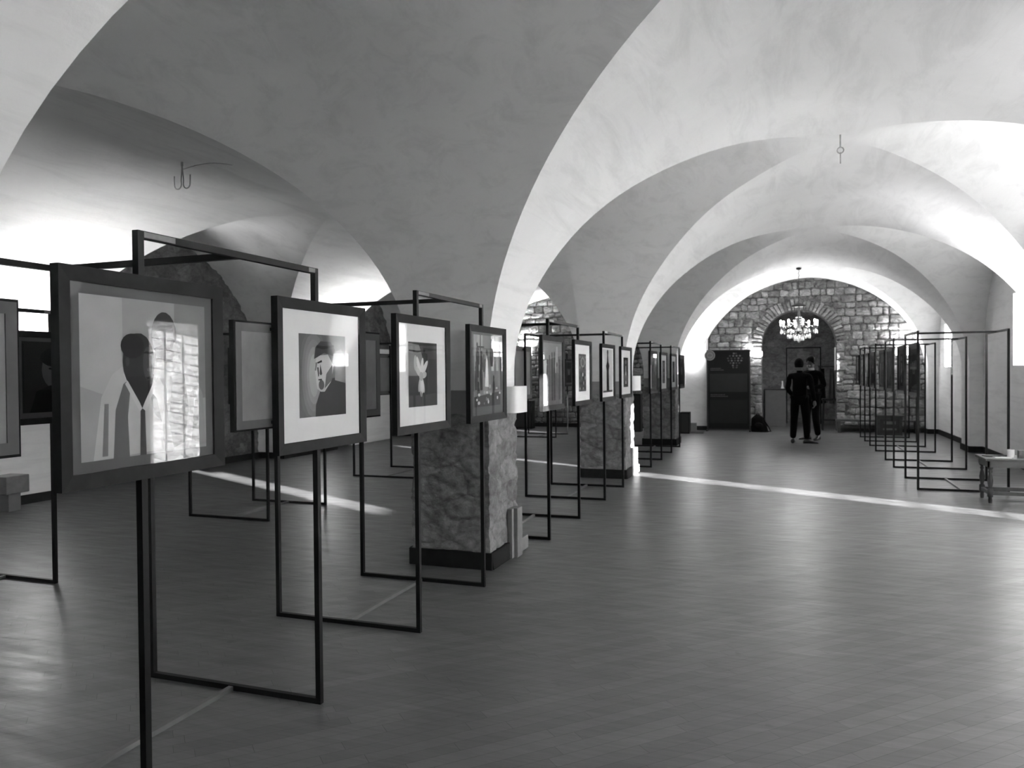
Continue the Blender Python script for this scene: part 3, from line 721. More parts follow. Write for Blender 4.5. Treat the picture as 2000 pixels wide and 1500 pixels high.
for k, y in enumerate(ys):
    st = k//2
    picture(RX, y, -1, A_face(60+9*(k % 5), k), WMAT if k % 2 else FULL,
            'framed picture seen from behind, %s stand by the pillars, %s post' % (ordn[st], 'nearer' if k % 2 == 0 else 'further'), 'pictures seen from behind along the pillars')
yl = [y for p in ROW_L for y in p]
for k, y in enumerate(yl):
    st = k//2
    nf = 'nearer' if k % 2 == 0 else 'further'
    if k: picture(-5.02+T+.018, y, 1, A_face(36+6*(k % 4), k), FULL, 'dark framed picture facing the pillars on the %s left aisle stand, %s post' % (ordn[st], nf), 'pictures in the left aisle facing the pillars')
    if k > 1: picture(-6.02-T-.018, y, -1, A_face(80, k+3), WMAT, 'framed picture facing the left wall on the %s left aisle stand, %s post' % (ordn[st], nf), 'pictures in the left aisle facing the wall')
yr = [y for p in ROW_R for y in p]
rarts = [(A_face(28, 1), FULL, 'near black framed picture, first on the right hand row'), (A_vase(), ('g', 0, 0, .26, .44), 'framed picture with grey mount and narrow dark print, second on the right hand row'),
         (A_dark_hill(), FULL, 'framed picture with a black slope across it, third on the right hand row'), (A_figures(3), FULL, 'mid grey framed picture, fourth on the right hand row'),
         (A_face(60, 4), FULL, 'framed picture fifth on the right hand row'), (A_tall(), ('g', 0, .05, .4, .4), 'framed picture sixth on the right hand row'),
         (A_mosaic(5), FULL, 'framed picture seventh on the right hand row'), (A_face(50, 6), FULL, 'furthest framed picture of the right hand row')]
for k, (art, lay, lab) in enumerate(rarts):
    picture(1.53-T-.018, yr[k], -1, art, lay, lab, 'framed pictures on the right hand row')

# ------------------------------------------------------------------ hooks and chandelier
def ceiling_z(x, y):
    if x > XA0: u = (x-(XA0+XA1)/2)/((XA1-XA0)/2); A = AR
    else: u = (x-(XB0+XB1)/2)/((XB1-XB0)/2); A = AL
    return f_arch(u, A)
def hooks():
    x, y = -5.72, 6.15; z = ceiling_z(x, y)+0.01
    mb = MB(); mb.tube([(x, y, z), (x, y, z-.06)], .012)
    for s in (-1, 1):
        pts = [(x, y, z-.05), (x+s*.012, y+s*.004, z-.2)]
        for i in range(9):
            a = math.pi+math.pi*i/8 if s > 0 else -math.pi*i/8
            pts.append((x+s*.055+.043*math.cos(a), y, z-.24+.045*math.sin(a)))
        pts.append((x+s*.10, y, z-.15)); mb.tube(pts, .006, 6)
    o = mb.build('ceiling_hook', M['hook'], smooth=0.8); tag(o, 'double iron hook hanging from the left aisle vault', 'hook')
    w = MB(); pts = []
    for i in range(9):
        t = i/8; xx = x+.02+.50*t; yy = y+.12*t; pts.append((xx, yy, ceiling_z(xx, yy)-.03-.05*(1-t)+.03*math.sin(t*3)))
    w.tube([(x, y, z-.08)]+pts, .004, 6); tag(w.build('cable', M['hook']), 'thin bare wire running along the left vault from the hook', 'cable')
    x, y = 0.5, 8.2; z = AR+.02
    mb = MB(); mb.tube([(x, y, z), (x, y, z-.14)], .008)
    pts = [(x+.03*math.cos(a), y, z-.17+.03*math.sin(a)) for a in [2*math.pi*i/10 for i in range(11)]]; mb.tube(pts, .006, 6); mb.tube([(x, y, z-.19), (x, y, z-.30)], .006)
    tag(mb.build('ceiling_hook', M['hook'], smooth=0.8), 'small iron ring and rod hanging from the crown of the main vault', 'hook')
hooks()

def chandelier():
    x, y, zt = 0.25, 18.3, AR-.02; zc = 2.42
    e = empty('chandelier', (x, y, zc))
    mb = MB()
    z = zt-zc; n = 16
    for i in range(n):
        a = 0.62+(z-0.62)*i/n; b = 0.62+(z-0.62)*(i+1)/n
        mb.tube([(0, 0, a), (0.008*(-1)**i, 0, (a+b)/2), (0, 0, b)], .006, 5)
    mb.lathe([(0.0, z), (.06, z-.005), (.05, z-.03), (0.0, z-.05)], n=14); mb.build('chain', M['iron'], parent=e)
    b = MB(); b.lathe([(0.004, .60), (.05, .58), (.15, .54), (.16, .50), (.05, .49), (.02, .40), (.03, .30), (.055, .20), (.03, .10), (.04, .02), (.09, -.04), (.05, -.10), (.0, -.13)], n=16)
    b.build('stem', M['iron'], parent=e, smooth=0.7)
    for k in range(8):
        a = 2*math.pi*k/8; t_ = MB(); t_.tube([(.14*math.cos(a), .14*math.sin(a), .39), (.14*math.cos(a), .14*math.sin(a), .52)], .012, 6); t_.build('hanging_rod', M['iron'], parent=e)
    dr = MB()
    for k in range(8):
        a = 2*math.pi*k/8+.2; c, s = math.cos(a), math.sin(a)
        ar = MB(); ar.tube([(.03*c, .03*s, -.03), (.15*c, .15*s, -.10), (.30*c, .30*s, -.07), (.38*c, .38*s, .02), (.39*c, .39*s, .06)], .009, 6)
        ar.lathe([(.0, .05), (.045, .065), (.05, .075), (.015, .08)], (.39*c, .39*s, 0), 10); arm = ar.build('arm', M['iron'], parent=e, smooth=0.7)
        bu = MB(); bu.tube([(.39*c, .39*s, .08), (.39*c, .39*s, .14)], .012, 8); bu.sphere((.39*c, .39*s, .175), .022, 8, 7, sc=(1, 1, 1.8)); bu.build('bulb', M['led'], parent=arm, smooth=0.9)
        for j in range(4):
            r = .39 if j else .22; b2 = a+(j-1.5)*.16; dr.sphere((r*math.cos(b2), r*math.sin(b2), -.03-.03*(j % 2)), .013, 6, 5, sc=(1, 1, 3.0))
            dr.sphere((.24*math.cos(b2), .24*math.sin(b2), -.15-.02*(j % 2)), .013, 6, 5, sc=(1, 1, 3.0))
            dr.sphere((.10*math.cos(b2), .10*math.sin(b2), -.20-.02*(j % 2)), .012, 6, 5, sc=(1, 1, 3.2))
        for j in range(7):
            t = j/6; r = .06+.33*t; zz = .27-.23*t-.05*math.sin(math.pi*t); dr.sphere((r*c, r*s, zz), .010, 6, 5)
    dr.sphere((0, 0, -.25), .03, 8, 6, sc=(1, 1, 1.6)); dr.build('crystal_drops', M['crystal'], parent=e, smooth=0.9)
    ld = bpy.data.lights.new('chandelier_light', 'POINT'); ld.energy = 22; ld.shadow_soft_size = 0.3
    lo = bpy.data.objects.new('chandelier_light', ld); COL.objects.link(lo); lo.parent = e; lo.location = (0, 0, .18)
    tag(e, 'lit crystal chandelier hanging from a chain in front of the stone archway', 'chandelier')
chandelier()

# ------------------------------------------------------------------ furniture and small things
def small_table():
    x, y = 2.44, 10.02; e = empty('low_table', (x, y, 0)); hx, hy, H = 0.34, 0.22, 0.50
    t = MB(); t.box(-hx-.03, hx+.03, -hy-.03, hy+.03, H-.028, H); t.build('table_top', M['wood_d'], parent=e, bevel=0.006)
    a = MB(); a.box(-hx, hx, -hy, -hy+.02, H-.10, H-.028); a.box(-hx, hx, hy-.02, hy, H-.10, H-.028); a.box(-hx, -hx+.02, -hy, hy, H-.10, H-.028); a.box(hx-.02, hx, -hy, hy, H-.10, H-.028)
    a.build('apron', M['wood_d'], parent=e)
    for sx in (-1, 1):
        for sy in (-1, 1):
            l = MB(); c = (sx*(hx-.03), sy*(hy-.03), 0)
            l.lathe([(0, 0), (.018, 0), (.022, .03), (.018, .06), (.030, .075), (.030, .15), (.016, .165), (.024, .20), (.030, .25), (.022, .30), (.014, .33), (.022, .35), (.014, .37), (.030, .39), (.030, H-.03), (0, H-.03)], c, 12)
            l.build('leg', M['wood_d'], parent=e, smooth=0.8)
    s = MB(); s.box(-hx+.05, hx-.05, -hy+.015, -hy+.045, .09, .13); s.box(-hx+.05, hx-.05, hy-.045, hy-.015, .09, .13); s.box(-hx+.015, -hx+.045, -hy+.05, hy-.05, .09, .13); s.box(hx-.045, hx-.015, -hy+.05, hy-.05, .09, .13)
    s.build('stretcher', M['wood_d'], parent=e)
    tag(e, 'low dark wooden table with turned legs at the right edge', 'table')
    c = MB(); c.lathe([(0, 0), (.034, 0), (.038, .09), (.034, .09), (.031, .006), (0, .006)], n=18); c.build('cup', M['paper'], loc=(x-.08, y-.05, H), smooth=0.6)
    tag(bpy.data.objects['cup'], 'white cup standing on the low wooden table', 'cup')
    b = MB(); b.box(-.06, .06, -.04, .04, 0, .08)
    for i in range(5):
        for j in range(7): b.box(-.054+.018*j-.006+.006, -.054+.018*j+.006, -.0412, -.04, .008+.015*i, .016+.015*i, 1)
    tag(b.build('box', [M['grey'], M['black']], loc=(x+.06, y-.02, H)), 'small grey patterned box beside the white cup on the low table', 'box')
    for k, (dx, dy, r, m, w, lab) in enumerate(((-.25, .05, .3, 'black', .15, 'dark booklet lying on the left end of the low table'), (-.18, -.12, .1, 'paper', .16, 'pale leaflet lying at the front edge of the low table'), (-.12, .12, -.2, 'black', .12, 'dark leaflet lying behind the cup on the low table'))):
        p = MB(); p.box(-w/2, w/2, -.05, .05, 0, .008); tag(p.build('booklet', M[m], loc=(x+dx, y+dy, H+.0005), rz=r), lab, 'booklet', 'booklets on the low table')
small_table()

def wall_box(x, y, z, label):
    mb = MB(); mb.box(0, .02, -.04, .04, -.04, .04); o = mb.build('wall_socket', M['paper'], bevel=.004, loc=(x, y, z)); tag(o, label, 'socket')
    h = MB(); h.box(.02, .0215, -.02, -.008, -.006, .006); h.box(.02, .0215, .008, .02, -.006, .006); h.build('socket_hole', M['black'], parent=o)
def left_bin():
    x, y = -8.26, 6.17; e = empty('floor_pedestal', (x, y, 0), 0.1)
    b = MB(); b.box(-.08, .08, -.08, .08, 0, .20); b.build('foot', M['grey'], parent=e, bevel=.006)
    t = MB(); t.box(-.13, .13, -.15, .15, .20, .40); t.build('box_top', M['light_wood'], parent=e, bevel=.01)
    tag(e, 'small grey box on a narrower foot by the first white pier', 'pedestal')
    wall_box(XB0, 6.12, .50, 'white socket on the first left pier above the grey box')
    c = MB(); c.tube([(XB0+.01, 6.08, .54), (XB0+.01, 6.08, .8), (XB0+.012, 6.09, 1.6), (XB0+.02, 6.4, 2.07)], .006, 6); tag(c.build('cable', M['grey']), 'thin cable climbing the first left pier to its lamp', 'cable')
left_bin()

def partition():
    mb = MB(); mb.box(-8.75, -8.68, 14.05, 15.75, 0, 2.07)
    tag(mb.build('trim_2', M['wallp'], bevel=.004), 'white plastered low partition inside the second left niche', 'partition', kind='structure')
partition()

def board():
    x0, x1, y, z0, z1 = -1.90, -0.87, 19.83, 0.04, 2.02
    e = empty('display_board', ((x0+x1)/2, y, 0)); w = (x1-x0)/2
    b = MB(); b.box(-w, w, 0, .03, z0, z1); b.build('panel', M['black'], parent=e, bevel=.003)
    f = MB()
    f.box(-w-.012, -w+.02, -.01, .04, 0, z1+.01); f.box(w-.02, w+.012, -.01, .04, 0, z1+.01); f.box(-w, w, -.01, .04, z1-.01, z1+.012); f.box(-w, w, -.01, .04, z0-.01, z0+.02)
    f.build('frame', M['iron'], parent=e)
    for s in (-1, 1):
        q = MB(); q.box(s*w-.02, s*w+.02, -.18, .12, 0, .03); q.build('foot', M['iron'], parent=e)
    g1 = ink(40); g2 = ink(30)
    p = MB(); p.box(-w+.06, w-.06, -.003, 0, .98, 1.44, 0); p.box(-w+.06, w-.06, -.003, 0, .20, .78, 1); tag(p.build('text_panel', [g1, g2], parent=e), 'dull grey text panels')
    t = MB()
    for j, (zz, ww) in enumerate(((1.56, .24), (1.52, .30), (.90, .34), (.86, .42))):
        xx = -w+.08; i = 0
        while xx < -w+.08+ww: l = .018+.012*((i*7+j) % 3); t.box(xx, xx+l, -.004, 0, zz, zz+.02); xx += l+.01; i += 1
    t.build('text_line', ink(72), parent=e)
    m = MB(); r = random.Random(6)
    rows = ((1.94, .05), (1.88, .16), (1.82, .21), (1.76, .19), (1.70, .14), (1.64, .10), (1.59, .08))
    for zz, hw in rows:
        n = max(2, int(hw/.035))
        for i in range(n): xx = .16-hw+2*hw*(i+.5)/n; m.add([(xx+a, -.005-.0002*i, zz+b_) for a, b_ in ell(0, 0, .026, .022, 10)], [tuple(range(10))], r.randrange(2))
    m.build('emblem', [ink(96), ink(66)], parent=e)
    tag(e, 'tall black display board with grey emblem, standing left of the stone archway', 'display board')
    s = MB(); s.lathe([(0, 0), (.13, 0), (.13, .012), (0, .012)], n=28)
    o = s.build('round_sign', ink(118), loc=(x0+.07, y-.03, 1.90)); o.rotation_euler = (math.pi/2, 0, 0)
    q = MB(); q.lathe([(.085, .012), (.095, .0135), (.10, .012)], n=28); q.box(-.05, .05, -.006, .006, .012, .014); q.box(-.03, .03, -.03, -.022, .012, .014); q.box(-.03, .03, .022, .03, .012, .014); q.build('sign_marks', ink(84), parent=o)
    tag(o, 'round grey sign fixed to the top left corner of the black board', 'sign')
board()

def backpack():
    mb = MB(); N = 16; Mz = 10; vs = []; fs = []
    for j in range(Mz+1):
        t = j/Mz; z = .42*t; rx = (.20-.07*t**1.5)*(1 if t < .85 else (1-(t-.85)*4.2)); ry = .13*(1-.4*t)*(1 if t < .85 else (1-(t-.85)*4.2))
        for i in range(N):
            a = 2*math.pi*i/N; q = Vector((math.cos(a)*3, math.sin(a)*3, z*9)); k = 1+.07*noise.noise(q)
            vs.append((rx*k*math.copysign(abs(math.cos(a))**.7, math.cos(a))-.05*t, ry*k*math.copysign(abs(math.sin(a))**.7, math.sin(a)), z))
    for j in range(Mz):
        for i in range(N): fs.append((j*N+i, j*N+(i+1) % N, (j+1)*N+(i+1) % N, (j+1)*N+i))
    fs.append(tuple(range(Mz*N, Mz*N+N))); mb.add(vs, fs)
    e = empty('backpack', (-.64, 19.75, 0)); mb.build('bag_body', M['bag'], parent=e, smooth=1.0)
    p = MB(); p.sphere((-.02, -.115, .14), .1, 12, 8, sc=(1.1, .35, .95)); p.build('front_pocket', M['bag'], parent=e, smooth=1)
    s = MB(); s.tube([(-.08, -.02, .38), (-.07, -.04, .44), (-.02, -.04, .45), (0, -.02, .38)], .009, 6); s.tube([(.1, -.05, .3), (.2, -.09, .14), (.26, -.08, .02), (.2, -.04, .02)], .014, 6); s.build('strap', M['bag'], parent=e, smooth=1)
    tag(e, 'black backpack slumped on the floor between black board and archway', 'backpack')
backpack()

def desk():
    e = empty('reception_desk', (-.30, 21.7, 0))
    b = MB(); b.box(-.26, .26, -.02, .5, 0, .98); b.build('body', M['grey'], parent=e, bevel=.006)
    t = MB(); t.box(-.30, .30, -.06, .54, .98, 1.02); t.build('desk_top', M['wood_d'], parent=e, bevel=.005)
    s = MB(); s.box(-.30, -.27, -.05, .5, 0, .98); s.build('side_panel', M['black'], parent=e)
    tag(e, 'grey reception desk inside the archway on its left side', 'desk')
    g = MB(); g.lathe([(0, 0), (.035, 0), (.04, .02), (.025, .06), (.018, .13), (.02, .2), (0, .2)], n=12); tag(g.build('bottle', M['crystal'], loc=(-.12, 21.8, 1.02), smooth=.8), 'pale bottle on the desk inside the archway', 'bottle')
desk()

def coat_rack():
    e = empty('coat_rack', (1.12, 21.9, 0))
    mb = MB(); mb.tube([(-.32, 0, 0), (-.32, 0, 1.62)], .014); mb.tube([(.25, 0, 0), (.25, 0, 1.62)], .014); mb.tube([(-.35, 0, 1.6), (.28, 0, 1.6)], .014)
    mb.tube([(-.32, -.2, .02), (-.32, .2, .02)], .014); mb.tube([(.25, -.2, .02), (.25, .2, .02)], .014); mb.build('rail_frame', M['iron'], parent=e)
    tag(e, 'clothes rail carrying coats inside the archway on its right side', 'coat rack')
    r = random.Random(2)
    for k, lab in enumerate(('dark coat hanging nearest the archway centre', 'dark long coat in the middle of the clothes rail', 'dark coat hanging at the right end of the clothes rail')):
        c = MB(); N = 18; vs = []; fs = []; J = 9
        for j in range(J+1):
            t = j/J; z = 1.56-.92*t
            for i in range(N):
                a = 2*math.pi*i/N; f = 1+.16*math.sin(a*5+k)*t
                vs.append(((.045+.04*t)*f*math.cos(a), (.06+.16*min(1, t*4))*f*math.sin(a), z-.02*abs(math.sin(a))))
        for j in range(J):
            for i in range(N): fs.append((j*N+i, (j+1)*N+i, (j+1)*N+(i+1) % N, j*N+(i+1) % N))
        fs += [tuple(range(N)), tuple(range(J*N, J*N+N))[::-1]]; c.add(vs, fs)
        c.tube([(0, 0, 1.56), (0, 0, 1.60), (0, .02, 1.63)], .005, 5)
        tag(c.build('hanging_coat', [M['suit'], M['wood_d'], M['bag']][k], loc=(.88+.23*k, 21.9, 0), smooth=1), lab, 'coat', 'coats on the clothes rail')
coat_rack()

def stool():
    e = empty('bar_stool', (1.02, 20.75, 0))
    s = MB(); s.box(-.20, .20, -.17, .17, .74, .79); s.build('seat', M['black'], parent=e, bevel=.01)
    for sx in (-1, 1):
        for sy in (-1, 1):
            l = MB(); l.tube([(sx*.16, sy*.13, .75), (sx*.19, sy*.16, 0)], .022, 8); l.build('leg', M['black'], parent=e)
    r = MB(); r.tube([(-.18, -.15, .25), (.18, -.15, .25)], .012); r.tube([(-.18, .15, .25), (.18, .15, .25)], .012); r.build('foot_rail', M['black'], parent=e)
    tag(e, 'black high stool beside the right jamb of the stone archway', 'stool')
stool()

def cabinet():
    e = empty('carved_cabinet', (2.2, 19.55, 0))
    b = MB(); b.box(-.26, .26, -.2, .2, .0, .42); b.build('body', M['wood_d'], parent=e, bevel=.006)
    t = MB(); t.box(-.30, .30, -.24, .24, .42, .46); t.build('top', M['wood_d'], parent=e, bevel=.006)
    d = MB(); d.box(-.20, .20, -.214, -.2, .05, .37); d.lathe([(.05, 0), (.06, .01), (.07, 0)], (0, 0, 0), 16); dd = d.build('door', M['iron'], parent=e, bevel=.003)
    dd2 = MB(); dd2.box(-.12, .12, -.22, -.214, .25, .32); dd2.box(-.14, .14, -.22, -.214, .12, .16); dd2.build('carving', M['grey'], parent=dd)
    tag(e, 'dark square cabinet on the floor by the far right stone wall', 'cabinet')
    e = empty('low_bench', (1.95, 20.05, 0))
    t = MB(); t.box(-.85, .95, -.16, .16, .27, .31); t.build('seat', M['wood_d'], parent=e, bevel=.005)
    for x in (-.78, .88):
        l = MB(); l.box(x-.03, x+.03, -.14, .14, 0, .27); l.build('leg', M['wood_d'], parent=e)
    s = MB(); s.box(-.78, .88, -.02, .02, .10, .16); s.build('stretcher', M['wood_d'], parent=e)
    tag(e, 'long dark low bench against the far stone wall behind the cabinet', 'bench')
cabinet()

def speakers():
    for x, y, h, w, lab in ((-2.33, 18.9, .52, .22, 'black loudspeaker box on the floor beyond the furthest pillar'), (-3.7, 19.2, .95, .5, 'tall black cabinet at the end of the left aisle behind the pillars'), (-6.75, 19.6, .75, .6, 'low black cabinet against the end wall of the left aisle')):
        e = empty('black_cabinet', (x, y, 0)); b = MB(); b.box(-w/2, w/2, -.15, .15, 0, h); b.build('case', M['black'], parent=e, bevel=.008)
        g = MB(); g.box(-w/2+.02, w/2-.02, -.156, -.15, .03, h-.03); g.build('front_grille', M['iron'], parent=e)
        tag(e, lab, 'cabinet')
    b = MB(); b.box(-.09, .09, -.06, .06, 0, .2); tag(b.build('waste_bin', M['grey'], bevel=.01, loc=(-2.25, 19.75, 0)), 'small grey bin at the foot of the white pilaster', 'bin')
    t = MB(); t.box(-.2, .2, -.1, .1, 0, .02); t.box(-.2, .2, -.1, -.09, .02, .04); t.box(-.2, .2, .09, .1, .02, .04); tag(t.build('floor_tray', M['alu'], loc=(-2.1, 18.95, 0)), 'pale flat tray on the floor in front of the pilaster', 'tray')
    s = MB(); s.sphere((0, 0, .035), .035, 12, 8); tag(s.build('ball', M['paper'], loc=(2.95, 13.9, 0), smooth=1), 'small white ball on the floor behind the low table', 'ball')
    l = MB(); l.box(0, .03, 0, .10, -.28, .28); tag(l.build('pale_strip', M['paper'], bevel=.004, loc=(AX+AW-.035, YE+.1, 1.78)), 'narrow pale strip on the inner right jamb of the archway', 'fitting')  # l: plain thin pale box on the arch jamb
speakers()

# ------------------------------------------------------------------ people
def skin_mesh(name, verts, edges, radii, mat, parent, sub=2, root=0):
    me = bpy.data.meshes.new(name); me.from_pydata([Vector(v) for v in verts], edges, [])
    o = bpy.data.objects.new(name, me); COL.objects.link(o)
    md = o.modifiers.new('skin', 'SKIN'); md.use_smooth_shade = True; md.branch_smoothing = 0.6
    if not me.skin_vertices: return o
    for i, sv in enumerate(me.skin_vertices[0].data):
        r = radii[i]; sv.radius = r if isinstance(r, tuple) else (r, r); sv.use_root = (i == root)
    s = o.modifiers.new('sub', 'SUBSURF'); s.levels = sub; s.render_levels = sub
    dg = bpy.context.evaluated_depsgraph_get(); dg.update()
    nm = bpy.data.meshes.new_from_object(o.evaluated_get(dg)); nm.materials.clear(); nm.materials.append(mat)
    for p in nm.polygons: p.use_smooth = True
    o.modifiers.clear(); o.data = nm; o.parent = parent; return o

def chain(defs):
    """defs: {key: (pos, radius, parent_key)} -> verts, edges, radii"""
    ks = list(defs); ix = {k: i for i, k in enumerate(ks)}
    return [defs[k][0] for k in ks], [(ix[defs[k][2]], ix[k]) for k in ks if defs[k][2]], [defs[k][1] for k in ks]

def fingers(hand, fwd, side, prefix, par, palm_r=.026):
    """palm plus five fingers, fwd = direction of the fingers, side = thumb side"""
    d = {}; hand = Vector(hand); fwd = Vector(fwd).normalized(); side = Vector(side).normalized()
    curl = side.cross(fwd)
    palm = hand+fwd*.05; d[prefix+'palm'] = (palm, (.034, .017), par)
    d[prefix+'knuckle'] = (palm+fwd*.035, (.036, .014), prefix+'palm')
    return d, palm, fwd, side, curl

def add_hand(name, wrist, fwd, side, parent):
    wrist = Vector(wrist); fwd = Vector(fwd).normalized(); side = (Vector(side)-fwd*Vector(side).dot(fwd)).normalized(); cr = side.cross(fwd)
    objs = MB()
    for q in (0,):
        objs.tube([wrist, wrist+fwd*.03, wrist+fwd*.07, wrist+fwd*.095], [.022, .032, .036, .026], 10)
    for k, (o, l) in enumerate(((.026, .066), (.009, .075), (-.009, .070), (-.026, .055))):
        p = wrist+fwd*.085+side*o; a = p+fwd*l*.45+cr*l*.1; b = a+fwd*l*.28+cr*l*.28; c = b+fwd*l*.1+cr*l*.25
        objs.tube([p, a, b, c], [.0095, .009, .0082, .006], 8)
    p = wrist+fwd*.03+side*.025; objs.tube([p, p+side*.025+fwd*.025, p+side*.03+fwd*.055+cr*.01], [.012, .010, .007], 8)
    return objs.build(name, M['skin'], parent=parent, smooth=1.2)

def person(loc, rz, pose, label):
    e = empty('person', loc, rz); P = {k: Vector(v) for k, v in pose.items()}
    # continuous body under the clothes, facing local -Y
    b = {'pelvis': (P['pelvis'], (.12, .09), None), 'waist': (P['waist'], (.11, .085), 'pelvis'), 'chest': (P['chest'], (.11, .075), 'waist'),
         'collar': (P['neck']-Vector((0, 0, .06)), (.055, .05), 'chest'), 'neck': (P['neck'], .052, 'collar'), 'skull': (P['neck']*.55+P['head']*.45, .062, 'neck'),
         'head': (P['head'], (.074, .088), 'skull'), 'crown': (P['head']+Vector((0, .008, .075)), (.062, .075), 'head')}
    for s in 'lr':
        b['sh'+s] = (P['sh'+s], .040, 'chest'); b['el'+s] = (P['el'+s], .038, 'sh'+s); b['wr'+s] = (P['wr'+s], .026, 'el'+s)
        b['hip'+s] = (P['hip'+s], .078, 'pelvis'); b['kn'+s] = (P['kn'+s], .05, 'hip'+s); b['an'+s] = (P['an'+s], .036, 'kn'+s)
    body = skin_mesh('body', *chain(b), M['skin'], e)
    # face: nose, ears, brow, mouth
    h = P['head']; f = Vector(pose.get('face', (0, -1, 0))).normalized(); r = f.cross(Vector((0, 0, 1))).normalized()
    fm = MB(); fm.tube([h+f*.083+Vector((0, 0, .02)), h+f*.108+Vector((0, 0, -.018)), h+f*.085+Vector((0, 0, -.025))], [.008, .014, .008], 8)
    for s in (-1, 1): fm.sphere(h+r*s*.078+Vector((0, 0, -.005)), .018, 10, 7, sc=(.7, .7, 1.7))
    fm.sphere(h+f*.06-Vector((0, 0, .085)), .035, 10, 8, sc=(1, 1, .7)); fm.build('nose_and_ears', M['skin'], parent=body, smooth=1.2)
    ey = MB()
    for s in (-1, 1): ey.sphere(h+f*.080+r*s*.030+Vector((0, 0, .014)), .010, 8, 6)
    ey.tube([h+f*.086-r*.022-Vector((0, 0, .052)), h+f*.092-Vector((0, 0, .054)), h+f*.086+r*.022-Vector((0, 0, .052))], .004, 6); ey.build('eyes_and_mouth', M['hair'], parent=body, smooth=1)
    # hair: a shell over the back and top of the skull
    hm = MB(); N, J = 20, 12; vs = []; fs = []
    for j in range(J+1):
        t = j/J*math.radians(128)
        for i in range(N):
            a = 2*math.pi*i/N; dd = Vector((math.sin(t)*math.cos(a), math.sin(t)*math.sin(a), math.cos(t)))
            front = max(0, dd.dot(f)); drop = 1.0
            tt = t*(1-.40*front if t > .7 else 1); dd = Vector((math.sin(tt)*math.cos(a), math.sin(tt)*math.sin(a), math.cos(tt)))
            rr = .100+.006*noise.noise(dd*6); vs.append(h+Vector((dd.x*rr*.93, dd.y*rr*1.04, dd.z*rr*1.22+.012))-f*.008)
    for j in range(J):
        for i in range(N): fs.append((j*N+i, (j+1)*N+i, (j+1)*N+(i+1) % N, j*N+(i+1) % N))
    hm.add(vs, fs); hm.build('hair', M['hair'], parent=e, smooth=1.2)
    # jacket
    dn = Vector((0, 0, 1))
    j = {'waist': (P['waist'], (.155, .118), None), 'hem': (P['pelvis']-dn*.10, (.185, .140), 'waist'), 'chest': (P['chest'], (.180, .130), 'waist'), 'yoke': (P['chest']*.35+(P['neck']-dn*.07)*.65, (.135, .105), 'chest'), 'collar': (P['neck']-dn*.035, (.075, .07), 'yoke')}
    for s in 'lr':
        m = (P['sh'+s]+P['el'+s])/2; q = (P['el'+s]+P['wr'+s])/2
        j['sh'+s] = (P['sh'+s], .078, 'yoke'); j['up'+s] = (m, .064, 'sh'+s); j['el'+s] = (P['el'+s], .055, 'up'+s); j['fo'+s] = (q, .05, 'el'+s); j['wr'+s] = (P['wr'+s], .042, 'fo'+s)
    skin_mesh('suit_jacket', *chain(j), M['suit'], e)
    c = MB(); c.lathe([(.058, -.03), (.060, .0), (.055, .018), (.050, .016)], P['neck']-dn*.01, 14); c.build('shirt_collar', M['suit' if pose is back_pose else 'shirt'], parent=e, smooth=1)
    t = {'pelvis': (P['pelvis'], (.150, .115), None)}
    for s in 'lr':
        m = (P['hip'+s]+P['kn'+s])/2; q = (P['kn'+s]+P['an'+s])/2
        t['hip'+s] = (P['hip'+s], .104, 'pelvis'); t['th'+s] = (m, .094, 'hip'+s); t['kn'+s] = (P['kn'+s], .080, 'th'+s); t['ca'+s] = (q, .073, 'kn'+s); t['an'+s] = (P['an'+s], .064, 'ca'+s)
    skin_mesh('trousers', *chain(t), M['suit'], e)
    for s in 'lr':
        a = P['an'+s]; d = Vector(pose['toe'+s]).normalized(); b_ = Vector((a.x, a.y, 0))
        sh = MB(); k = d.cross(dn); N = 10; prof = [(-.08, .02, .05), (-.06, .040, .085), (.0, .043, .10), (.08, .044, .065), (.14, .050, .052), (.20, .036, .040), (.225, .010, .02)]
        vs = []
        for u, w, hh in prof:
            for i in range(N): g = 2*math.pi*i/N; vs.append(b_+d*u+k*w*math.cos(g)+dn*(hh/2+hh/2*math.sin(g)))
        fs = [(q*N+i, q*N+(i+1) % N, (q+1)*N+(i+1) % N, (q+1)*N+i) for q in range(len(prof)-1) for i in range(N)]
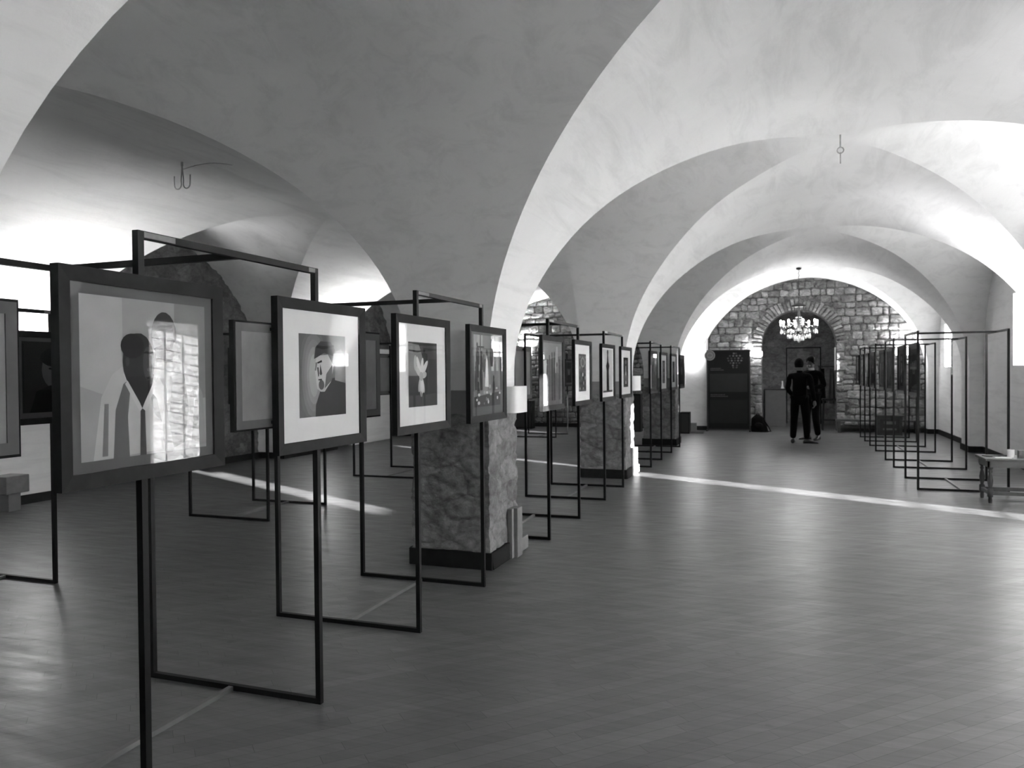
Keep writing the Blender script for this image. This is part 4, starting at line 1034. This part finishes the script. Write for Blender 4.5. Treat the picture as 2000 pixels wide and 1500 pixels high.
        fs += [tuple(range(N))[::-1], tuple(range((len(prof)-1)*N, len(prof)*N))]; sh.add(vs, fs); sh.build('shoe', M['shoe'], parent=e, smooth=1)
    for s in 'lr': add_hand('hand', P['wr'+s], pose['hand'+s], pose['thumb'+s], body)
    tag(e, label, 'person'); return e

# facing local -Y; l = local +X side
back_pose = dict(pelvis=(0, 0, .93), waist=(0, .0, 1.08), chest=(0, .01, 1.30), neck=(0, -.01, 1.49), head=(.02, -.035, 1.625), face=(.45, -.9, 0),
    shl=(.185, .01, 1.395), ell=(.235, .03, 1.12), wrl=(.16, -.12, .98), handl=(-.6, -.6, .1), thumbl=(0, 0, 1),
    shr=(-.185, .01, 1.395), elr=(-.255, .05, 1.12), wrr=(-.285, -.02, .87), handr=(-.02, -.15, -1), thumbr=(.2, -1, 0),
    hipl=(.09, 0, .90), knl=(.115, -.03, .50), anl=(.13, .04, .09), toel=(.15, -1, 0), hipr=(-.09, 0, .90), knr=(-.12, -.02, .50), anr=(-.15, .03, .09), toer=(-.9, -.5, 0))
front_pose = dict(pelvis=(0, 0, .97), waist=(0, 0, 1.12), chest=(0, .01, 1.35), neck=(0, -.01, 1.545), head=(0, -.04, 1.685), face=(0, -1, -.05),
    shl=(.19, .01, 1.45), ell=(.27, .06, 1.17), wrl=(.17, -.15, 1.13), handl=(-.8, -.5, .05), thumbl=(0, 0, 1),
    shr=(-.19, .01, 1.45), elr=(-.25, .05, 1.16), wrr=(-.2, -.12, .96), handr=(.1, -.5, -.8), thumbr=(.8, -.3, 0),
    hipl=(.095, 0, .94), knl=(.11, -.03, .52), anl=(.13, .03, .09), toel=(.3, -1, 0), hipr=(-.095, 0, .94), knr=(-.11, -.02, .52), anr=(-.13, .03, .09), toer=(-.3, -1, 0))
person((0.24, 16.85, 0), math.radians(168), {k: ((-v[0],)+tuple(v[1:])) for k, v in back_pose.items()} if False else back_pose, 'person in a black suit seen from behind, left of the two standing near the archway')
person((0.50, 17.75, 0), math.radians(-38), front_pose, 'dark haired person in a black suit, right of the two, hand held at the waist')
